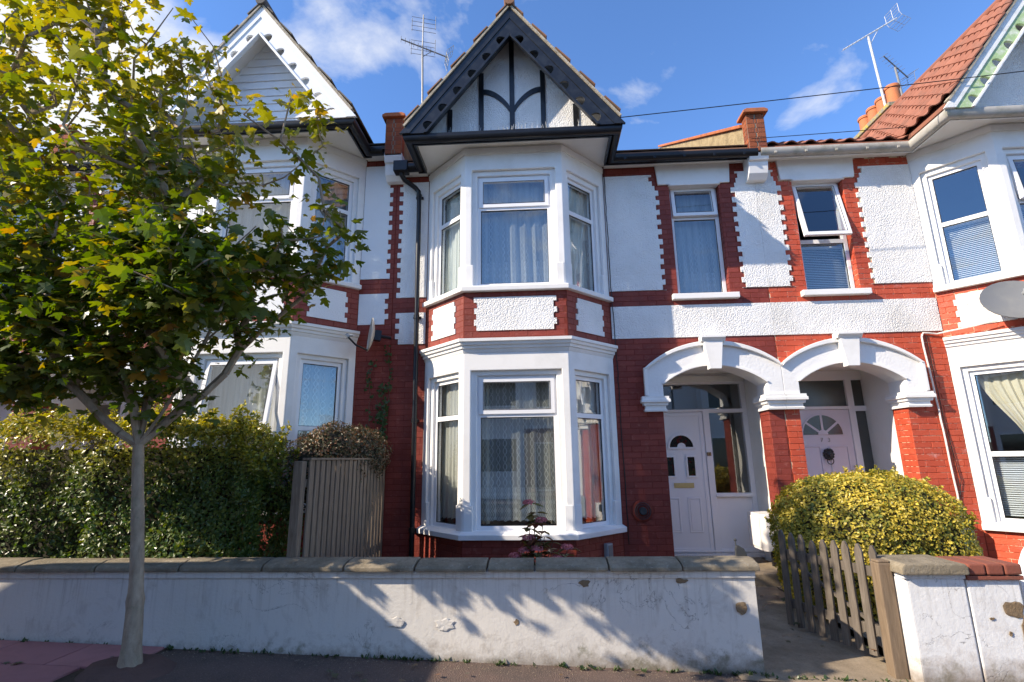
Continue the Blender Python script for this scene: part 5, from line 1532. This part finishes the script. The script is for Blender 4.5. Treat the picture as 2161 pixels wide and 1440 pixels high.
def maple(root, fork_z, outline, depth, ntips, label, seed, leaves_per=17, keep=300, lsize=.105, limbs=None, r0=.085, clump=True, extra=()):
    rnd = random.Random(seed)
    t = thing('street_tree', label, 'tree', root)
    R = Vector(root)
    # trunk
    path, rad = [], []
    for i in range(29):
        q = i / 28; z = root[2] - .05 + (fork_z - root[2] + .05) * q
        path.append((R.x + .012 * math.sin(5 * q) - .17 * q, R.y + .02 * math.sin(3 * q), z))
        flare = .038 * math.exp(-(z - root[2]) / .10)
        knob = .009 * math.exp(-((z - root[2] - .50) / .035) ** 2) + .006 * (z < root[2] + .48) + rnd.uniform(-.0015, .0015)
        rad.append(r0 * (1 - .28 * q) + flare + knob)
    MB().tube(path, rad, 18).build('trunk', 'bark', t, smooth=True)
    F0 = Vector(path[-1])
    xs = [p[0] for p in outline]; zs = [p[1] for p in outline]
    cx, cz = (min(xs) + max(xs)) / 2, (min(zs) + max(zs)) / 2
    tips = []
    while len(tips) < ntips:
        x, z = rnd.uniform(min(xs), max(xs)), rnd.uniform(min(zs), max(zs))
        if not inside(outline, x, z): continue
        rr = min(1, math.hypot((x - cx) / (max(xs) - cx), (z - cz) / (max(zs) - cz)))
        dd = depth * math.sqrt(1 - .85 * rr * rr)
        y = R.y + rnd.uniform(-1, .40) * dd
        if clump and noise.noise(Vector((x * 1.5, y * 1.5, z * 1.5)) + Vector((seed, 0, 0))) < (-.24 if z < 3.1 else -.03): continue
        k = 1 - .24 * max(0, R.y - y)                      # the crown rounds off towards the street
        tips.append(Vector((cx + (x - cx) * k, y, cz - .25 + (z - cz + .25) * k)))
    for c_, r_, n_ in extra:
        for _ in range(n_):
            v_ = Vector((rnd.gauss(0, 1), rnd.gauss(0, 1), rnd.gauss(0, 1))).normalized() * rnd.random() ** .4
            tips.append(Vector((c_[0] + v_.x * r_[0], c_[1] + v_.y * r_[1], c_[2] + v_.z * r_[2])))
    # greedy growth: nearest tips first, each joined to the best existing node
    nodes = [(F0, None, 0)]
    for k, e in enumerate(limbs or []):
        e = Vector(e); par = 0
        for i in range(1, 7):
            q = i / 6; b = F0.lerp(e, q) + Vector((0, 0, -.10 * math.sin(q * PI))) + Vector((rnd.uniform(-.03, .03), rnd.uniform(-.03, .03), 0))
            nodes.append((b, par, 0)); par = len(nodes) - 1
    tips.sort(key=lambda p: (p - F0).length)
    tipidx = []
    for p in tips:
        best, bc = 0, 1e9
        for i, (q, _, _) in enumerate(nodes):
            v_ = p - q; L = v_.length
            c_ = L + (.5 * max(0, q.z - p.z + .05) / (L + .01)) + .12 * (q - F0).length
            if c_ < bc: bc, best = c_, i
        q = nodes[best][0]; L = (p - q).length; n_ = max(1, int(L / .22)); par = best
        for i in range(1, n_ + 1):
            b = q.lerp(p, i / n_) + Vector((0, 0, -.06 * L * math.sin(PI * i / n_)))
            if i < n_: b += Vector((rnd.uniform(-.02, .02), rnd.uniform(-.02, .02), rnd.uniform(-.015, .015)))
            nodes.append((b, par, 0)); par = len(nodes) - 1
        tipidx.append(par)
    load = [0] * len(nodes)
    for i in tipidx:
        j = i
        while j is not None: load[j] += 1; j = nodes[j][1]
    rr_ = lambda i: min(r0 * .62, .0042 * (load[i] ** .47))
    mb = MB()
    for i, (p, par, _) in enumerate(nodes):
        if par is None: continue
        mb.tube([nodes[par][0], p], [rr_(par) if par else min(rr_(i) * 1.15, r0 * .6), rr_(i)], 6 if load[i] > 6 else 4, cap=False)
    mb.build('branches', 'bark', t, smooth=True, normals=False)
    # leaves along the outer twigs
    L_ = []
    for i in tipidx:
        p = nodes[i][0]; par = nodes[i][1]; q = nodes[par][0] if par is not None else p - Vector((0, 0, .1))
        ax = (p - q)
        ax = ax.normalized() if ax.length > 1e-4 else Vector((0, 0, 1))
        out = (p - Vector((F0.x, F0.y, p.z))); out = out.normalized() if out.length > .05 else Vector((0, -1, 0))
        dens = leaves_per * (1.15 if p.z < 3.0 else .72 if p.z < 4.2 else .5)
        for k in range(int(dens * rnd.uniform(.7, 1.3))):
            b = p - ax * rnd.uniform(-.08, .30) + Vector((rnd.gauss(0, .075), rnd.gauss(0, .075), rnd.gauss(0, .06)))
            d = Vector((rnd.gauss(0, 1), rnd.gauss(0, 1), rnd.gauss(-.35, .5))) + out * .5
            nm = Vector((rnd.gauss(-.25, .45), rnd.gauss(-.15, .45), 1)) 
            s_ = lsize * rnd.choice((.45, .6, .75, .9, 1.0, 1.1, 1.3))
            L_.append((view_size(b, s_, s_), b, d, nm, s_, rnd.uniform(.05, .7), rnd.uniform(-.1, .55)))
    L_.sort(key=lambda q: -q[0])
    crown = MB()
    for q in L_[keep:]: crown.add(leaf_frame(*q[1:]), LF)
    cr = crown.build('crown', 'maple_leaf', t, normals=False, kind='stuff')
    if keep:
        mesh = []
        for k in range(8):
            me = bpy.data.meshes.new('leaf')
            me.from_pydata([tuple(v) for v in leaf_frame(Vector((0, 0, 0)), Vector((0, 1, 0)), Vector((0, 0, 1)), 1, .08 + .05 * k, .04 * k)], [], LF)
            me.materials.append(M['maple_leaf']); mesh.append(me)
        for i, q in enumerate(L_[:keep]):
            _, b, d, nm, s_, _, _ = q
            d = d.normalized(); sd_ = d.cross(nm).normalized(); up = sd_.cross(d)
            o = bpy.data.objects.new('leaf', mesh[i % 8]); COL.objects.link(o)
            o.parent = cr
            o.matrix_basis = Matrix.Translation(b) @ Matrix((sd_ * s_, d * s_, up * s_)).transposed().to_4x4()
    return t

OUT = [(-4.9, 2.2), (-4.72, 2.0), (-4.26, 1.92), (-3.86, 1.95), (-3.56, 2.0), (-3.18, 1.95), (-2.87, 1.85), (-2.69, 1.84), (-2.32, 1.90), (-2.40, 2.10), (-2.48, 2.3), (-2.15, 2.5), (-1.96, 2.68), (-1.75, 2.85), (-1.59, 3.10), (-1.47, 3.42), (-1.72, 3.70), (-1.92, 4.0), (-1.88, 4.60), (-2.0, 4.72), (-2.12, 4.2), (-2.40, 4.02), (-2.62, 4.12), (-2.83, 4.44), (-2.93, 5.10), (-3.14, 5.49), (-3.23, 5.77), (-3.35, 6.01), (-3.61, 5.47), (-3.76, 5.16), (-4.06, 5.39), (-4.24, 5.95), (-4.6, 6.0), (-5.0, 5.4), (-5.15, 4.40), (-5.1, 3.0)]
maple((-2.95, -3.12, zg(-2.95)), 1.52, OUT, 1.1, 700, 'young maple street tree with greenish yellow leaves on the left', 21, 19, lsize=.090, r0=.053, extra=[((-2.45, -3.98, 2.65), (.60, .35, .45), 70)],
      limbs=[(-3.9, -3.3, 2.35), (-2.35, -2.9, 2.5), (-3.25, -2.75, 3.6), (-2.85, -3.35, 3.8), (-3.5, -3.5, 3.3), (-2.2, -3.3, 3.3), (-3.15, -3.1, 4.9)])

# leafy masses: many small leaves over a lumpy body
def foliage(name, label, cat, base, shape, count, lsize, leaf, core, seed, group=None, shoots=None):
    """shape(u,v,rnd) -> point on the clipped surface and its outward normal"""
    rnd = random.Random(seed)
    t = thing(name, label, cat, base, group)
    core(t)
    mb = MB()
    def put(p, nm, s_):
        d = Vector((rnd.gauss(0, 1), rnd.gauss(0, 1), rnd.gauss(.2, .8)))
        d = d - nm * d.dot(nm) * .6
        if d.length < .05: d = Vector((1, 0, 0))
        d.normalize()
        n2 = (nm + Vector((rnd.gauss(0, .55), rnd.gauss(0, .55), rnd.gauss(.25, .5)))).normalized()
        sd_ = d.cross(n2)
        if sd_.length < .05: return
        sd_.normalize(); up = sd_.cross(d)
        L = s_ * rnd.uniform(.7, 1.25); w = L * rnd.uniform(.26, .36)
        mb.add([p, p + d * L * .5 + sd_ * w + up * L * .10, p + d * L, p + d * L * .5 - sd_ * w + up * L * .10], [(0, 1, 2), (0, 2, 3)])
    for i in range(count):
        p, nm = shape(rnd)
        put(p - nm * abs(rnd.gauss(0, .035)) + nm * rnd.uniform(0, .02), nm, lsize)
    if shoots:
        tw = MB()
        for p, d, L in shoots(rnd):
            n_ = int(L / (lsize * .45)) + 2; pts = [p + d * L * i / n_ + Vector((rnd.gauss(0, .006), rnd.gauss(0, .006), 0)) for i in range(n_ + 1)]
            tw.tube(pts, .003, 4, cap=False)
            for q in pts[1:]:
                for _ in range(3): put(q, Vector((rnd.gauss(0, 1), rnd.gauss(0, 1), .6)).normalized(), lsize * 1.1)
        tw.build('shoots', 'twig', t, normals=False, kind='stuff')
    mb.build('foliage', leaf, t, normals=False, kind='stuff')
    return t

def lump(p, k, amp): return amp * (noise.noise(p * k) + .5 * noise.noise(p * k * 2.3))
# privet hedge behind the wall
HX0, HX1, HY0, HY1, HZ = -9.0, -2.58, -2.36, -1.45, 1.74
def hedge_surf(rnd):
    r = rnd.random()
    x = HX0 + (HX1 - HX0) * (1 - rnd.random() ** 1.6)
    if r < .60:
        z = .02 + (HZ - .02) * rnd.random(); p = Vector((x, HY0, z)); nm = Vector((0, -1, .1))
    elif r < .9:
        p = Vector((x, HY0 + (HY1 - HY0) * rnd.random(), HZ)); nm = Vector((0, -.1, 1))
    else:
        z = .02 + (HZ - .02) * rnd.random(); p = Vector((HX1, HY0 + (HY1 - HY0) * rnd.random(), z)); nm = Vector((1, -.1, .1))
    # round the shoulders
    dx = max(0, p.x - (HX1 - .55)) / .55; dzz = max(0, p.z - (HZ - .30)) / .30
    p.z -= .50 * dx * dx * (p.z / HZ); p.y += .16 * dzz * dzz if nm.y < -.5 else 0
    p += nm * lump(p, 1.9, .16) + nm * lump(p, 6, .05)
    return p, nm.normalized()
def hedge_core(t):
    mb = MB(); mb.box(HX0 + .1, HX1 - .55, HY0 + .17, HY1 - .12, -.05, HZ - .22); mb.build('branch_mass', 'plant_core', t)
def hedge_shoots(rnd):
    out = []
    for i in range(170):
        x = HX0 + (HX1 - HX0 + .05) * (1 - rnd.random() ** 1.8); y = rnd.uniform(HY0 + .05, HY1)
        z = HZ - .05 + lump(Vector((x, y, HZ)), 1.9, .14) - .50 * (max(0, x - (HX1 - .55)) / .55) ** 2
        out.append((Vector((x, y, z)), Vector((rnd.gauss(0, .25), rnd.gauss(-.05, .25), 1)).normalized(), rnd.uniform(.08, .26)))
    return out
foliage('privet_hedge', 'tall green privet hedge with yellow top behind the white wall', 'hedge', (-5, -1.9, 0), hedge_surf, 52000, .042, 'privet_leaf', hedge_core, 31, None, hedge_shoots)

# rounded golden bush
BC = Vector((3.36, -1.13, .42)); BR = Vector((.90, .62, .755))
def bush_surf(rnd):
    while True:
        v_ = Vector((rnd.gauss(0, 1), rnd.gauss(0, 1), rnd.gauss(0, 1))).normalized()
        if v_.z > -.75: break
    k = (abs(v_.x) ** 3.0 + abs(v_.y) ** 2.6 + abs(v_.z) ** 2.6) ** (-1 / 2.7)
    p = BC + Vector((v_.x * BR.x * k, v_.y * BR.y * k, v_.z * BR.z * k))
    nm = Vector((v_.x / BR.x, v_.y / BR.y, v_.z / BR.z)).normalized()
    p += nm * lump(p, 2.2, .06) + nm * lump(p, 7, .025)
    return p, nm
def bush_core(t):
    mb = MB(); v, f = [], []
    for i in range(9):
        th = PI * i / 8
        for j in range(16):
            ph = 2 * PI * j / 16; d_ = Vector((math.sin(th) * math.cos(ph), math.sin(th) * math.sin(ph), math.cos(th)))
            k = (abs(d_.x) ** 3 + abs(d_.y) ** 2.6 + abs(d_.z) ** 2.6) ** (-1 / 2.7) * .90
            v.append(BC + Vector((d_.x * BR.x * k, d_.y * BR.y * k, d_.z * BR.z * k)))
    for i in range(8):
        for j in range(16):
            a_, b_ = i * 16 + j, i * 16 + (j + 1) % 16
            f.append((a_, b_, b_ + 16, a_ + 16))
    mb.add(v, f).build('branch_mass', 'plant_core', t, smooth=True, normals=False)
    st = MB()
    for i in range(9):
        x = BC.x + random.uniform(-.4, .4); y = BC.y + random.uniform(-.3, .3)
        st.tube([(x, y, -.2), (x + random.uniform(-.1, .1), y, .1)], .018, 6)
    st.build('stems', 'twig', t, kind='stuff')
def bush_shoots(rnd):
    out = []
    for i in range(70):
        p, nm = bush_surf(rnd)
        if p.z > .5: out.append((p - nm * .02, (nm + Vector((rnd.gauss(0, .3), rnd.gauss(0, .3), .6))).normalized(), rnd.uniform(.03, .10)))
    return out
foliage('clipped_bush', 'rounded clipped bush with golden variegated leaves behind the picket gate', 'bush', (3.4, -1.13, -.15), bush_surf, 42000, .033, 'golden_leaf', bush_core, 41, None, bush_shoots)

# brown-tipped bush behind the fence
BB = [(Vector((-2.55, -1.35, 1.25)), .40), (Vector((-2.35, -1.30, 1.52)), .27), (Vector((-2.45, -1.0, 1.3)), .38), (Vector((-2.30, -.75, 1.5)), .30), (Vector((-2.28, -.45, 1.45)), .34), (Vector((-2.75, -1.7, 1.12)), .32)]
def brown_surf(rnd):
    c_, r_ = rnd.choice(BB)
    v_ = Vector((rnd.gauss(0, 1), rnd.gauss(0, 1), rnd.gauss(.2, 1))).normalized()
    p = c_ + v_ * r_
    return p + v_ * lump(p, 5, .06), v_
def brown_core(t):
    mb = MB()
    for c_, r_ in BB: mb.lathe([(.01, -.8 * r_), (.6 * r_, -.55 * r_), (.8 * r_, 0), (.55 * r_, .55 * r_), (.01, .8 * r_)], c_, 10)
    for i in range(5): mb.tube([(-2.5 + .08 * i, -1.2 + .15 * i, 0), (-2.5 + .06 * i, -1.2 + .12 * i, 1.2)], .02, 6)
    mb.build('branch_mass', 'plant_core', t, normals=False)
foliage('brown_tipped_bush', 'bronze leaved bush leaning over the batten fence', 'bush', (-2.45, -1.1, 0), brown_surf, 15000, .034, 'brown_leaf', brown_core, 51)

# hydrangea
hy = thing('hydrangea', 'reddish hydrangea with pink flower heads in front of the middle bay', 'shrub', (-.1, -1.5, -.05))
rnd = random.Random(17)
stems = [((-.15, -1.5, .93), True), ((-.03, -1.52, .76), True), ((-.12, -1.48, .72), False), ((-.16, -1.55, .60), True), ((-.02, -1.46, .60), False), ((.22, -1.5, .50), True), ((-.20, -1.55, .48), True), ((.12, -1.55, .40), True),
         ((.06, -1.5, .55), False), ((-.30, -1.5, .42), True), ((-.44, -1.48, .36), True), ((-.08, -1.58, .50), True), ((.05, -1.4, .44), False), ((-.20, -1.42, .60), False), ((-.10, -1.52, .84), False)]
st = MB(); lf = MB(); fl = MB()
for (tip, flower) in stems:
    T = Vector(tip); B0 = Vector((-.10 + (T.x + .1) * .25, -1.5, -.05))
    path = [B0.lerp(T, i / 8) + Vector((.02 * math.sin(i), .01 * math.cos(i * 1.7), 0)) for i in range(9)]
    st.tube(path, [.007 - .0004 * i for i in range(9)], 5)
    for i in range(3, 9):
        for sg in (-1, 1, 2):
            an = i * 1.57 + (0 if sg == 1 else PI if sg == -1 else PI / 2 + i); d_ = Vector((math.cos(an), math.sin(an), rnd.uniform(-.35, .25))).normalized()
            s_ = rnd.uniform(.08, .14); p = path[i]; up = Vector((0, 0, 1)); sd_ = d_.cross(up).normalized(); u2 = sd_.cross(d_)
            pts = [(0, 0), (.25, .30), (.34, .6), (.18, .88), (0, 1), (-.18, .88), (-.34, .6), (-.25, .30)]
            lf.add([p + sd_ * x_ * s_ + d_ * y_ * s_ - u2 * s_ * (.25 * y_ * y_ - .2 * abs(x_)) for x_, y_ in pts], [(0, 1, 2, 3, 4), (0, 4, 5, 6, 7)])
    if flower:
        for k in range(60):
            v_ = Vector((rnd.gauss(0, 1), rnd.gauss(0, 1), abs(rnd.gauss(0, .7)))).normalized(); c_ = T + Vector((v_.x * .065, v_.y * .065, v_.z * .035))
            a0 = rnd.uniform(0, 1.5); u_ = v_.orthogonal().normalized(); w_ = v_.cross(u_)
            for j in range(4):
                q = a0 + j * PI / 2; dd = u_ * math.cos(q) + w_ * math.sin(q); ee = v_.cross(dd); s_ = .014
                fl.add([c_, c_ + dd * s_ * .6 + ee * s_ * .45 + v_ * .003, c_ + dd * s_ * 1.1, c_ + dd * s_ * .6 - ee * s_ * .45 + v_ * .003], [(0, 1, 2, 3)])
st.build('stems', 'twig', hy, smooth=True); lf.build('leaves', 'hydrangea_leaf', hy, normals=False, kind='stuff'); fl.build('flower_heads', 'hydrangea_petal', hy, normals=False, kind='stuff')

# fallen leaves on path and pavement
lv = MB(); rnd = random.Random(77)
for i in range(110):
    x = rnd.uniform(-5, 3); y = rnd.uniform(-4.3, -2.75) if rnd.random() < .7 else rnd.uniform(-2.4, -.6)
    if y > -2.7 and not 1.7 < x < 2.6: x = rnd.uniform(1.7, 2.6)
    z = zg(x) + .03 if y < -2.7 else -.12
    lv.add(leaf_frame(Vector((x, y, z)), Vector((rnd.gauss(0, 1), rnd.gauss(0, 1), 0)), Vector((rnd.gauss(0, .2), rnd.gauss(0, .2), 1)), rnd.uniform(.035, .06), .2, .1), LF)
tag(lv.build('fallen_leaves', 'brown_leaf', normals=False), 'scattered fallen leaves on pavement and path', 'leaves', kind='stuff')
